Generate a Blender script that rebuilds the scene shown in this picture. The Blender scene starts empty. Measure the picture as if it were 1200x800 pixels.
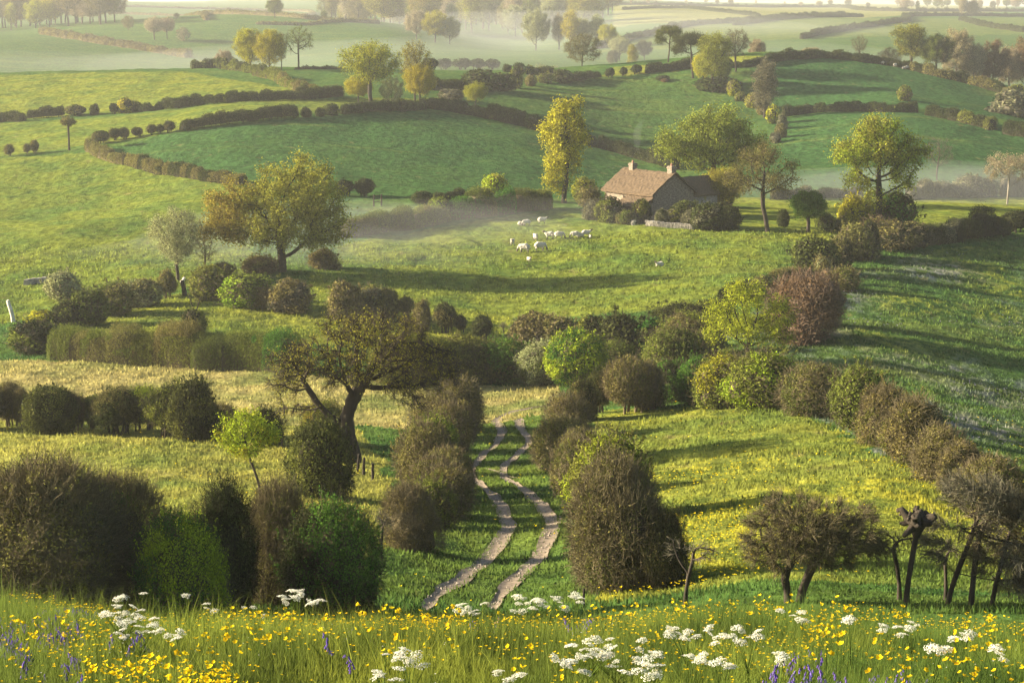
import bpy, math, random
import numpy as np
from mathutils import Vector

SC = bpy.context.scene
COL = SC.collection
F = 2239.0                       # focal length in pixels of the 1200 px wide photograph
PITCH = math.atan(400 / F)       # level horizon on the top edge of the frame
CP, SP = math.cos(PITCH), math.sin(PITCH)
SUN_EL = 17.0
SUN_AZ = math.radians(171)       # direction towards the sun, measured from +x counter-clockwise
rng0 = np.random.default_rng(7)

# ---------------------------------------------------------------- tagging
def tag(o, label=None, cat=None, group=None, kind=None):
    if label: o['label'] = label
    if cat: o['category'] = cat
    if group: o['group'] = group
    if kind: o['kind'] = kind
    return o

def empty(name, loc, rz=0.0, scale=None):
    o = bpy.data.objects.new(name, None); COL.objects.link(o)
    o.location = loc; o.rotation_euler = (0, 0, rz); o.empty_display_size = 0.3
    if scale is not None: o.scale = scale
    return o

def link(name, mesh, parent=None, loc=None, rz=0.0, scale=None):
    o = bpy.data.objects.new(name, mesh); COL.objects.link(o)
    if parent is not None: o.parent = parent
    if loc is not None: o.location = loc
    if rz: o.rotation_euler = (0, 0, rz)
    if scale is not None: o.scale = scale
    return o

def copy_tree(o, parent=None):
    c = o.copy(); COL.objects.link(c)
    if parent is not None: c.parent = parent
    for ch in list(o.children): copy_tree(ch, c)
    return c

# ---------------------------------------------------------------- mesh building
class MB:
    def __init__(self): self.b = []; self.n = 0
    def add(self, V, Fc, mat=0, mix=None, smooth=False):
        V = np.asarray(V, float).reshape(-1, 3); Fc = np.asarray(Fc, int)
        if len(V) == 0: return
        if mix is None: mix = np.full(len(V), 0.5)
        else: mix = np.broadcast_to(np.asarray(mix, float), (len(V),))
        self.b.append((V, Fc + self.n, mat, mix, smooth)); self.n += len(V)
    def mesh(self, name, mats):
        me = bpy.data.meshes.new(name)
        V = np.concatenate([b[0] for b in self.b]); mix = np.concatenate([b[3] for b in self.b])
        loops = np.concatenate([b[1].ravel() for b in self.b])
        tot = np.concatenate([np.full(len(b[1]), b[1].shape[1]) for b in self.b])
        mi = np.concatenate([np.full(len(b[1]), b[2]) for b in self.b])
        sm = np.concatenate([np.full(len(b[1]), b[4]) for b in self.b])
        me.vertices.add(len(V)); me.vertices.foreach_set('co', V.astype(np.float32).ravel())
        me.loops.add(len(loops)); me.loops.foreach_set('vertex_index', loops.astype(np.int32))
        me.polygons.add(len(tot))
        st = np.concatenate([[0], np.cumsum(tot)[:-1]])
        me.polygons.foreach_set('loop_start', st.astype(np.int32))
        me.polygons.foreach_set('material_index', mi.astype(np.int32))
        me.polygons.foreach_set('use_smooth', sm.astype(bool))
        a = me.attributes.new('mixv', 'FLOAT', 'POINT'); a.data.foreach_set('value', mix.astype(np.float32))
        for m in mats: me.materials.append(m)
        me.update(calc_edges=True); me.validate()
        return me

def norm(v):
    return v / np.maximum(np.linalg.norm(v, axis=-1, keepdims=True), 1e-9)

def leaves(mb, P, N, size, rng, mat=0, mix=0.5, aspect=0.62, rnd=0.9, droop=0.0):
    """diamond shaped leaf faces at P, turned roughly towards N"""
    n = len(P)
    if n == 0: return
    size = np.broadcast_to(size, (n,)) * rng.uniform(0.65, 1.3, n)
    nn = norm(norm(N) + rng.normal(0, rnd, (n, 3)))
    t = rng.normal(0, 1, (n, 3)); t[:, 2] -= droop
    t = norm(t - nn * np.sum(t * nn, 1, keepdims=True)); b = np.cross(nn, t)
    s = size[:, None]
    V = np.stack([P - t * s * .5, P + b * s * aspect * .5 + nn * s * .08, P + t * s * .5, P - b * s * aspect * .5 + nn * s * .08], 1)
    mb.add(V.reshape(-1, 3), np.arange(4 * n).reshape(n, 4), mat, np.repeat(np.broadcast_to(mix, (n,)), 4))

def ribbons(mb, P0, D, L, w, rng, mat=0, mix=0.5, seg=4, curl=0.5, grav=0.0):
    """thin crossed twigs starting at P0 heading D, length L"""
    n = len(P0)
    if n == 0: return
    L = np.broadcast_to(L, (n,)); w = np.broadcast_to(w, (n,))
    pts = [P0]; d = norm(D)
    for k in range(seg):
        d = norm(d + rng.normal(0, curl, (n, 3)) / seg ** .5 * .8 + np.array([0, 0, grav]) / seg)
        pts.append(pts[-1] + d * (L / seg)[:, None])
    pts = np.stack(pts, 1)                                  # n, seg+1, 3
    side = norm(np.cross(norm(D), rng.normal(0, 1, (n, 3))))
    up = norm(np.cross(norm(D), side))
    taper = np.linspace(1, .35, seg + 1)
    off = [(side[:, None, :]), (-.5 * side + .87 * up)[:, None, :], (-.5 * side - .87 * up)[:, None, :]]
    ww = (w[:, None] * taper[None, :])[:, :, None] * .5
    V = np.stack([pts + o * ww for o in off], 2)            # n, seg+1, 3, 3
    idx = np.arange(n * (seg + 1) * 3).reshape(n, seg + 1, 3)
    fs = []
    for k in range(3):
        k2 = (k + 1) % 3
        fs.append(np.stack([idx[:, :-1, k], idx[:, :-1, k2], idx[:, 1:, k2], idx[:, 1:, k]], -1).reshape(-1, 4))
    mb.add(V.reshape(-1, 3), np.concatenate(fs), mat, np.repeat(np.broadcast_to(mix, (n,)), (seg + 1) * 3))

def tube(mb, pts, rad, sides=6, mat=0, mix=0.5, cap=True, wob=0.0, rng=None):
    pts = np.asarray(pts, float); n = len(pts); rad = np.broadcast_to(rad, (n,))
    t = np.gradient(pts, axis=0); t = norm(t)
    ref = np.array([0.31, 0.95, 0.05]) if abs(t[0, 1]) < .8 else np.array([1., .1, 0.])
    a = norm(np.cross(t, ref)); b = np.cross(t, a)
    th = np.linspace(0, 2 * math.pi, sides, endpoint=False)
    r = rad[:, None] * np.ones(sides)[None]
    if wob and rng is not None: r = r * (1 + wob * rng.normal(0, 1, (n, sides)))
    V = pts[:, None] + r[..., None] * (a[:, None] * np.cos(th)[None, :, None] + b[:, None] * np.sin(th)[None, :, None])
    i = np.arange(n * sides).reshape(n, sides); j = np.roll(i, -1, 1)
    Fq = np.stack([i[:-1], j[:-1], j[1:], i[1:]], -1).reshape(-1, 4)
    mb.add(V.reshape(-1, 3), Fq, mat, mix, True)
    if cap:
        base = V[-1]; c = pts[-1] + t[-1] * rad[-1] * .5
        k = np.arange(sides)
        mb.add(np.vstack([base, c[None]]), np.stack([k, (k + 1) % sides, np.full(sides, sides)], -1), mat, mix, True)

def box(mb, lo, hi, mat=0, mix=.5):
    x0, y0, z0 = lo; x1, y1, z1 = hi
    V = [(x0, y0, z0), (x1, y0, z0), (x1, y1, z0), (x0, y1, z0), (x0, y0, z1), (x1, y0, z1), (x1, y1, z1), (x0, y1, z1)]
    mb.add(V, [(0, 3, 2, 1), (4, 5, 6, 7), (0, 1, 5, 4), (1, 2, 6, 5), (2, 3, 7, 6), (3, 0, 4, 7)], mat, mix)

# ---------------------------------------------------------------- noise
def _hash(ix, iy, seed):
    h = (ix.astype(np.int64) * 374761393 + iy.astype(np.int64) * 668265263 + seed * 2147483647) & 0xFFFFFFFF
    h = ((h ^ (h >> 13)) * 1274126177) & 0xFFFFFFFF
    return ((h ^ (h >> 16)) & 0xFFFF) / 65535.0

def vnoise(x, y, seed=0):
    x = np.asarray(x, float); y = np.asarray(y, float)
    ix = np.floor(x); iy = np.floor(y); fx = x - ix; fy = y - iy
    fx = fx * fx * fx * (fx * (fx * 6 - 15) + 10); fy = fy * fy * fy * (fy * (fy * 6 - 15) + 10)
    a = _hash(ix, iy, seed); b = _hash(ix + 1, iy, seed); c = _hash(ix, iy + 1, seed); d = _hash(ix + 1, iy + 1, seed)
    return (a * (1 - fx) + b * fx) * (1 - fy) + (c * (1 - fx) + d * fx) * fy - .5

def fbm(x, y, seed=0, oct=3):
    s = 0; a = 1
    for k in range(oct):
        s = s + a * vnoise(x * 2 ** k + 17.3 * k, y * 2 ** k - 9.1 * k, seed + k); a *= .55
    return s

# ---------------------------------------------------------------- terrain
UC = np.array([-300, 0, 150, 300, 450, 600, 750, 900, 1050, 1200, 1500.])
RING = [
 (9,    955, 955, 955, 955, 955, 955, 955, 955, 955, 955, 955),
 (12,   872, 870, 868, 866, 865, 865, 865, 866, 868, 870, 872),
 (16,   798, 796, 794, 792, 790, 790, 791, 793, 796, 799, 802),
 (20,   754, 751, 747, 743, 739, 737, 738, 741, 745, 749, 752),
 (24,   754, 752, 748, 745, 744, 745, 744, 743, 746, 749, 751),
 (30,   764, 762, 760, 759, 760, 764, 758, 748, 746, 748, 750),
 (40,   730, 728, 727, 728, 735, 742, 728, 715, 710, 713, 716),
 (50,   674, 672, 670, 670, 690, 703, 684, 662, 652, 656, 664),
 (65,   607, 605, 604, 604, 614, 621, 605, 585, 574, 580, 600),
 (80,   554, 552, 551, 552, 562, 568, 552, 532, 524, 540, 575),
 (100, 503, 501, 500, 501, 508, 512, 500, 480, 480, 500, 540),
 (125, 454, 452, 453, 455, 460, 463, 452, 438, 440, 462, 500),
 (150, 407, 404, 403, 404, 406, 409, 398, 386, 389, 408, 440),
 (175, 368, 362, 358, 353, 352, 354, 344, 333, 337, 354, 385),
 (200, 326, 317, 312, 308, 306, 306, 299, 293, 295, 304, 328),
 (225, 284, 273, 268, 264, 269, 267, 262, 261, 261, 265, 288),
 (250, 262, 251, 243, 234, 239, 241, 240, 241, 243, 249, 272),
 (280, 232, 217, 206, 193, 203, 216, 227, 226, 226, 231, 248),
 (320, 190, 176, 163, 147, 157, 175, 196, 197, 193, 200, 228),
 (370, 150, 138, 126, 112, 116, 133, 160, 154, 142, 157, 188),
 (420,  110, 103, 96,  92,  95, 102, 114, 110, 106, 126, 150),
 (460,   94,  87, 81,  79,  82,  84,  78,  66,  75, 103, 125),
 (500,   98,  92, 86,  82,  83,  84,  72,  67,  83, 107, 125),
 (570,  110, 106, 105, 101, 100, 100,  92,  90, 98, 110, 120),
 (700,   92,  86,  92,  89,  80,  82,  85,  76, 78,  84,  92),
 (850, 56, 52, 62, 70, 62, 66, 64, 56, 54, 58, 62),
 (1050, 40, 37, 27, 21, 29, 54, 42, 38, 38, 40, 44),
 (1400, 28, 26, 29, 27, 33, 34, 20, 20, 22, 24, 28),
 (2200,   4,   2,   4,   9,   6,   6,   6,  10, 11,  12,  14),
 (3200,  -8,  -8,   2,   0, -14, -18,   0,   5,  7,   9,  10),
 (6000,   0,   0,   2,   1,  -4,  -5,   2,   4,  5,   8,   8),
]
RD = np.array([r[0] for r in RING], float)
RS = .5 * np.log(RD ** 2 + 144)
RV = np.array([r[1:] for r in RING], float)

def _tang(x, y):                                   # finite-difference tangents along axis 0
    d = np.diff(y, axis=0) / np.diff(x)[:, None]
    h = np.diff(x)
    m = np.empty_like(y); m[0] = d[0]; m[-1] = d[-1]
    w = (h[1:] / (h[1:] + h[:-1]))[:, None]
    m[1:-1] = d[:-1] * w + d[1:] * (1 - w)
    return m
MS = _tang(RS, RV); MU = _tang(UC, RV.T).T; MSU = _tang(UC, MS.T).T

def _basis(x, X):
    i = np.clip(np.searchsorted(X, x) - 1, 0, len(X) - 2); h = X[i + 1] - X[i]; t = np.clip((x - X[i]) / h, 0, 1)
    return i, h, 2*t**3-3*t**2+1, (t**3-2*t**2+t)*h, -2*t**3+3*t**2, (t**3-t**2)*h

def vtab(u, s):
    i, hu, a0, a1, a2, a3 = _basis(u, UC); j, hs, b0, b1, b2, b3 = _basis(s, RS)
    def atj(jj):
        v = a0*RV[jj, i] + a1*MU[jj, i] + a2*RV[jj, i+1] + a3*MU[jj, i+1]
        m = a0*MS[jj, i] + a1*MSU[jj, i] + a2*MS[jj, i+1] + a3*MSU[jj, i+1]
        return v, m
    v0, m0 = atj(j); v1, m1 = atj(j + 1)
    return b0*v0 + b1*m0 + b2*v1 + b3*m1

def sstep(a, b, x):
    t = np.clip((x - a) / (b - a), 0, 1); return t * t * (3 - 2 * t)

def zbase(x, y):
    x = np.asarray(x, float); y = np.asarray(y, float)
    rr = np.sqrt(y * y + 144)
    yy = np.maximum(y, 6.0); r6 = np.sqrt(yy * yy + 144)
    u = 600 + F * x / np.sqrt(yy * yy + 4)
    v = vtab(np.clip(u, -300, 1500), .5 * np.log(yy * yy + 144))
    z = yy * np.tan(np.arctan((400 - v) / F) - PITCH)
    zp = -(2.487 + .17 * y)
    k = sstep(6.5, 11, y)
    return z * k + zp * (1 - k)

def ground(x, y):
    x = np.asarray(x, float); y = np.asarray(y, float)
    z = zbase(x, y)
    a = sstep(20, 60, y); far = 1 - .5 * sstep(500, 1500, y)
    z = z + a * far * (1.0 * vnoise(x / 31, y / 31, 3) + .42 * vnoise(x / 9, y / 12, 5) + .20 * vnoise(x / 3.1, y / 3.8, 8) + .12 * vnoise(x / 1.3, y / 1.5, 9))
    z = z + (1 - a) * sstep(10, 15, y) * .62 * vnoise(x / 3.4, y / 4.2, 12)
    z = z + (1 - a) * (.10 * vnoise(x / 1.7, y / 1.7, 5) + .04 * vnoise(x / .5, y / .5, 8))
    return z

def ray(u, v):
    a = (u - 600) / F; b = (400 - v) / F
    return np.array([a, CP + b * SP, -SP + b * CP])

_S = np.exp(np.linspace(math.log(8.0), math.log(6000), 3500))
def P(u, v, dmin=8.0):
    """the point of the ground seen at pixel (u, v) of the photograph"""
    d = ray(u, v); d = d / d[1]
    t = _S[_S >= dmin]
    g = ground(d[0] * t, t) - d[2] * t
    k = np.argmax(g > 0)
    if g[k] <= 0: k = len(t) - 1
    if k > 0 and g[k - 1] < 0:
        w = -g[k - 1] / (g[k] - g[k - 1]); T = t[k - 1] + w * (t[k] - t[k - 1])
    else: T = t[k]
    x, y = d[0] * T, T
    return np.array([x, y, float(ground(x, y))])

def PD(u, D):
    """ground point at distance D in the picture column u"""
    x = (u - 600) / F * D
    for _ in range(4):
        z = float(ground(x, D)); x = (u - 600) / F * (D * CP - z * SP)
    return np.array([x, D, float(ground(x, D))])

def mpp(p):                       # metres per photograph pixel at a point
    return (p[1] * CP - p[2] * SP) / F

def proj(p):
    dz = p[1] * CP - p[2] * SP
    return 600 + F * p[0] / dz, 400 - F * (p[1] * SP + p[2] * CP) / dz
# ---------------------------------------------------------------- materials
def newmat(name):
    m = bpy.data.materials.new(name); m.use_nodes = True; nt = m.node_tree; nt.nodes.clear()
    return m, nt, nt.nodes, nt.links

def N(nodes, t, **kw):
    n = nodes.new(t)
    for k, v in kw.items():
        if k.startswith('i_'):
            n.inputs[k[2:].replace('_', ' ')].default_value = v
        else: setattr(n, k, v)
    return n

def mixcol(nodes, links, fac, a, b):
    m = nodes.new('ShaderNodeMix'); m.data_type = 'RGBA'
    for s, v in ((m.inputs[0], fac), (m.inputs[6], a), (m.inputs[7], b)):
        if hasattr(v, 'is_output') or isinstance(v, bpy.types.NodeSocket): links.new(v, s)
        elif isinstance(v, (int, float)): s.default_value = v
        else: s.default_value = (v[0], v[1], v[2], 1)
    return m.outputs[2]

def foliage_mat(name, A, B, trans=.30, hue=.03, val=.48):
    """leaf or twig material between two base colours, varied per leaf and per plant"""
    m, nt, nd, lk = newmat(name)
    at = N(nd, 'ShaderNodeAttribute', attribute_name='mixv')
    c = mixcol(nd, lk, at.outputs['Fac'], A, B)
    oi = N(nd, 'ShaderNodeObjectInfo')
    hs = N(nd, 'ShaderNodeHueSaturation')
    mr = N(nd, 'ShaderNodeMapRange'); mr.inputs[3].default_value = .5 - hue * .35; mr.inputs[4].default_value = .5 + hue * .7
    lk.new(oi.outputs['Random'], mr.inputs[0]); lk.new(mr.outputs[0], hs.inputs['Hue'])
    geo = N(nd, 'ShaderNodeNewGeometry')
    ml = N(nd, 'ShaderNodeMapRange'); ml.inputs[3].default_value = 1 - val; ml.inputs[4].default_value = 1 + val
    lk.new(geo.outputs['Random Per Island'], ml.inputs[0]); lk.new(ml.outputs[0], hs.inputs['Value'])
    lk.new(c, hs.inputs['Color'])
    d = N(nd, 'ShaderNodeBsdfDiffuse'); lk.new(hs.outputs[0], d.inputs[0])
    out = N(nd, 'ShaderNodeOutputMaterial')
    if trans > 0:
        t = N(nd, 'ShaderNodeBsdfTranslucent'); lk.new(hs.outputs[0], t.inputs[0])
        x = N(nd, 'ShaderNodeMixShader'); x.inputs[0].default_value = trans
        lk.new(d.outputs[0], x.inputs[1]); lk.new(t.outputs[0], x.inputs[2]); lk.new(x.outputs[0], out.inputs[0])
    else: lk.new(d.outputs[0], out.inputs[0])
    return m

def rough_mat(name, A, B, scale=6.0, bump=.02, rough=.9, stretch=(1, 1, 1), detail=6, lo=.35, hi=.65):
    m, nt, nd, lk = newmat(name)
    tc = N(nd, 'ShaderNodeTexCoord'); mp = N(nd, 'ShaderNodeMapping'); mp.inputs['Scale'].default_value = stretch
    lk.new(tc.outputs['Object'], mp.inputs[0])
    n1 = N(nd, 'ShaderNodeTexNoise'); n1.inputs['Scale'].default_value = scale; n1.inputs['Detail'].default_value = detail
    lk.new(mp.outputs[0], n1.inputs['Vector'])
    r = N(nd, 'ShaderNodeMapRange'); r.inputs[1].default_value = lo; r.inputs[2].default_value = hi; lk.new(n1.outputs[0], r.inputs[0])
    c = mixcol(nd, lk, r.outputs[0], A, B)
    p = N(nd, 'ShaderNodeBsdfPrincipled'); p.inputs['Roughness'].default_value = rough; lk.new(c, p.inputs['Base Color'])
    p.inputs['Specular IOR Level'].default_value = .2
    if bump:
        b = N(nd, 'ShaderNodeBump'); b.inputs['Distance'].default_value = bump; lk.new(n1.outputs[0], b.inputs['Height']); lk.new(b.outputs[0], p.inputs['Normal'])
    o = N(nd, 'ShaderNodeOutputMaterial'); lk.new(p.outputs[0], o.inputs[0])
    return m

BARK = rough_mat('bark', (.020, .016, .012), (.062, .048, .034), 9, .03, .95, (1, 1, .25))
BARK_PALE = rough_mat('pale_bark', (.10, .085, .065), (.26, .23, .18), 7, .03, .95, (1, 1, .3))
LF = {
 # (A, B) leaf colours, twig colour
 'dark':   ((.030, .036, .015), (.062, .070, .022), (.034, .031, .020)),
 'olive':  ((.080, .088, .024), (.155, .170, .030), (.085, .070, .044)),
 'green':  ((.042, .095, .018), (.100, .175, .026), (.070, .062, .038)),
 'lime':   ((.160, .220, .020), (.300, .340, .026), (.080, .068, .040)),
 'gold':   ((.220, .205, .022), (.380, .340, .026), (.085, .068, .040)),
 'bronze': ((.185, .145, .028), (.235, .230, .030), (.080, .064, .042)),
 'oak':    ((.130, .140, .026), (.245, .255, .034), (.060, .050, .036)),
 'brown':  ((.100, .084, .036), (.180, .160, .048), (.122, .100, .058)),
 'russet': ((.125, .080, .046), (.180, .120, .060), (.140, .098, .068)),
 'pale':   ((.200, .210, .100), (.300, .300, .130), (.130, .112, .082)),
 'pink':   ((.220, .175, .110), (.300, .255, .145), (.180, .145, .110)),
 'grey':   ((.092, .088, .056), (.150, .142, .076), (.120, .108, .076)),
}
LM = {k: foliage_mat(k + '_leaves', v[0], v[1]) for k, v in LF.items()}
TM = {k: foliage_mat(k + '_twigs', tuple(c * .75 for c in v[2]), tuple(c * 1.15 for c in v[2]), 0, .01, .3) for k, v in LF.items()}

# ---------------------------------------------------------------- bushes
def bush_mesh(seed, kind, n=1500, leaf=.07, twigs=500, tlen=.18, tw=.008, clip=False, z0=0.0, stems=0, leafy=1.0, kind2=None, fuzz=.06, spiky=0, shoots=0, split=False):
    """unit bush, 1 wide and 1 high with its base at z = 0: a cluster of leafy lobes round a woody heart"""
    rng = np.random.default_rng(seed); mb = MB(); mw = MB() if split else mb
    nb = 5 if clip else rng.integers(8, 13)
    C, R = [], []
    for k in range(nb):
        a = 2.4 * k + rng.uniform(-.5, .5); t = (k + .5) / nb
        rr = rng.uniform(.08, .30) * (1 - .45 * t); r = rng.uniform(.19, .31) * (1 - .22 * t)
        C.append((rr * math.cos(a), rr * math.sin(a), z0 + (1 - z0) * (.16 + .60 * t) + rng.normal(0, .03))); R.append((r, r, r * rng.uniform(.9, 1.25) * (1 - z0 * .5)))
    C.append((0, 0, z0 + (1 - z0) * .44)); R.append((.40, .40, (1 - z0) * .46))
    if clip: R[-1] = (.46, .46, (1 - z0) * .54)
    C, R = np.array(C), np.array(R); nb = len(C)
    def sample(m, shell=1.0):
        w = R[:, 0] * R[:, 2]; out, nr = [], []
        while sum(map(len, out)) < m:
            k = rng.choice(nb, m, p=w / w.sum()); d = norm(rng.normal(0, 1, (m, 3))); q = C[k] + d * R[k] * shell
            e = (((q[:, None] - C[None]) / R[None]) ** 2).sum(2); e[np.arange(m), k] = 9
            ok = (e.min(1) > .72) & (q[:, 2] > max(z0 * .8, -.02)); out.append(q[ok]); nr.append(norm(d[ok] / R[k][ok]))
        return np.concatenate(out)[:m], np.concatenate(nr)[:m]
    m = int(n * leafy); q, d = sample(m)
    lo, hi = np.percentile(q[:, :2], [2, 98], axis=0); sx = 1 / (hi - lo).max(); top = np.percentile(q[:, 2], 98.5)
    S = np.array([sx, sx, 1 / top]); C, R = C * S, R * S; q = q * S
    # woody heart
    th, ph = np.meshgrid(np.linspace(0, 2 * math.pi, 13)[:-1], np.linspace(-.5 * math.pi, .5 * math.pi, 8))
    u = np.stack([np.cos(ph) * np.cos(th), np.cos(ph) * np.sin(th), np.sin(ph)], -1).reshape(-1, 3)
    i = np.arange(8 * 12).reshape(8, 12); jx = np.roll(i, -1, 1)
    for c, r in zip(C, R):
        v = c + u * r * rng.uniform(.58, .80, (len(u), 1)); v[:, 2] = np.maximum(v[:, 2], z0 * .9 - .03)
        mw.add(v, np.stack([i[:-1], jx[:-1], jx[1:], i[1:]], -1).reshape(-1, 4), 1, .1)
    # foliage
    q = q + d * (rng.normal(-.012, fuzz * .5, m) + .05 * vnoise(q[:, 0] * 9 + seed, q[:, 1] * 9 + q[:, 2] * 8, seed + 2))[:, None]
    q[:, 2] = np.maximum(q[:, 2], .004)
    patch = fbm(q[:, 0] * 2.3 + seed, q[:, 1] * 2.3 + q[:, 2] * 2.9, seed, 2) * 1.3 + .5
    mixv = np.clip(patch + rng.normal(0, .24, m), 0, 1); nn = d.copy(); nn[:, 2] += .25
    if kind2:
        k = (patch + rng.normal(0, .10, m)) > .52
        leaves(mb, q[k], nn[k], leaf, rng, 0, mixv[k], .62, .65); leaves(mb, q[~k], nn[~k], leaf * .9, rng, 2, mixv[~k], .62, .65)
    else: leaves(mb, q, nn, leaf, rng, 0, mixv, .62, .65)
    # twigs
    s_, d = sample(twigs); s_ = s_ * S * rng.uniform(.90, 1.0, (twigs, 1)); dd = d + rng.normal(0, .7, (twigs, 3)); dd[:, 2] += .25
    ribbons(mw, s_, dd, tlen * rng.uniform(.4, 1.2, twigs), tw, rng, 1, rng.uniform(0, 1, twigs), 4, .55)
    if spiky:
        s_, d = sample(spiky * 3); s_ = (s_ * S); k = np.argsort(-s_[:, 2] - .3 * rng.random(len(s_)))[:spiky]; s_, d = s_[k], d[k]
        dd = d * .6 + [0, 0, .9] + rng.normal(0, .35, (spiky, 3)); ribbons(mw, s_ - d * .05, dd, rng.uniform(.05, .26, spiky), tw * 1.25, rng, 1, .5, 6, .6)
    if shoots:
        s_, d = sample(shoots * 2); s_ = s_ * S; k = np.argsort(-s_[:, 2] - .5 * rng.random(len(s_)))[:shoots]
        for p, e in zip(s_[k], d[k]):
            L = rng.uniform(.05, .15); v = norm(e * .5 + [0, 0, 1] + rng.normal(0, .3, 3)); t = rng.random(16) ** .8
            x = p + v * (t * L)[:, None] + rng.normal(0, .011, (16, 3)); leaves(mb, x, np.tile(e, (16, 1)), leaf * .9, rng, 0, rng.uniform(.4, 1, 16), .6, 1.0)
            ribbons(mw, p[None], v[None], L, tw, rng, 1, .5, 3, .1)
    for k in range(stems):
        a = rng.uniform(0, 2 * math.pi); r = rng.uniform(.05, .3); b_ = np.array([r * math.cos(a), r * math.sin(a), -.02]); t = np.array([b_[0] * 1.2 + rng.normal(0, .05), b_[1] * 1.2 + rng.normal(0, .05), z0 + .25])
        tube(mw, [b_, (b_ + t) / 2 + rng.normal(0, .02, 3), t], [.032, .025, .020], 5, 1, .4)
    mats = [LM[kind], TM[kind]] + ([LM[kind2]] if kind2 else [])
    if split: return mb.mesh(kind + '_foliage', mats), mw.mesh(kind + '_branches', mats)
    return mb.mesh(kind + '_bush', mats), None

_bm = {}
def bush_lib(kind, lod, var, stem=False):
    key = (kind, lod, var, stem)
    if key in _bm: return _bm[key]
    a, _, b = kind.partition('+')
    sd = sum(map(ord, kind)) * 13 + lod * 101 + var * 7 + stem * 31
    tw_heavy = a in ('brown', 'russet', 'grey', 'pink')
    if lod == 0:   # nearest, 35-60 m
        kw = dict(n=26000, leaf=.025, twigs=8000 if tw_heavy else 2200, tlen=.16, tw=.0050, leafy=.6 if tw_heavy else 1.15, fuzz=.08)
    elif lod == 1: # 60-140 m
        kw = dict(n=10500, leaf=.042, twigs=2600 if tw_heavy else 700, tlen=.15, tw=.008, leafy=.85 if tw_heavy else 1.0, fuzz=.07)
    elif lod == 2:
        kw = dict(n=3000, leaf=.078, twigs=350 if tw_heavy else 150, tlen=.16, tw=.016)
    else:
        kw = dict(n=1000, leaf=.12, twigs=60, tlen=.15, tw=.03)
    if stem: kw.update(z0=.26, stems=7)
    kw['clip'] = var == 2; kw['shoots'] = (60, 36, 10, 0)[lod]; kw['split'] = lod < 2; kw['spiky'] = (170 if lod == 0 else 50) if tw_heavy and lod < 2 else (25 if lod == 0 else 0)
    _bm[key] = bush_mesh(sd, a, kind2=b or None, **kw)
    return _bm[key]

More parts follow.
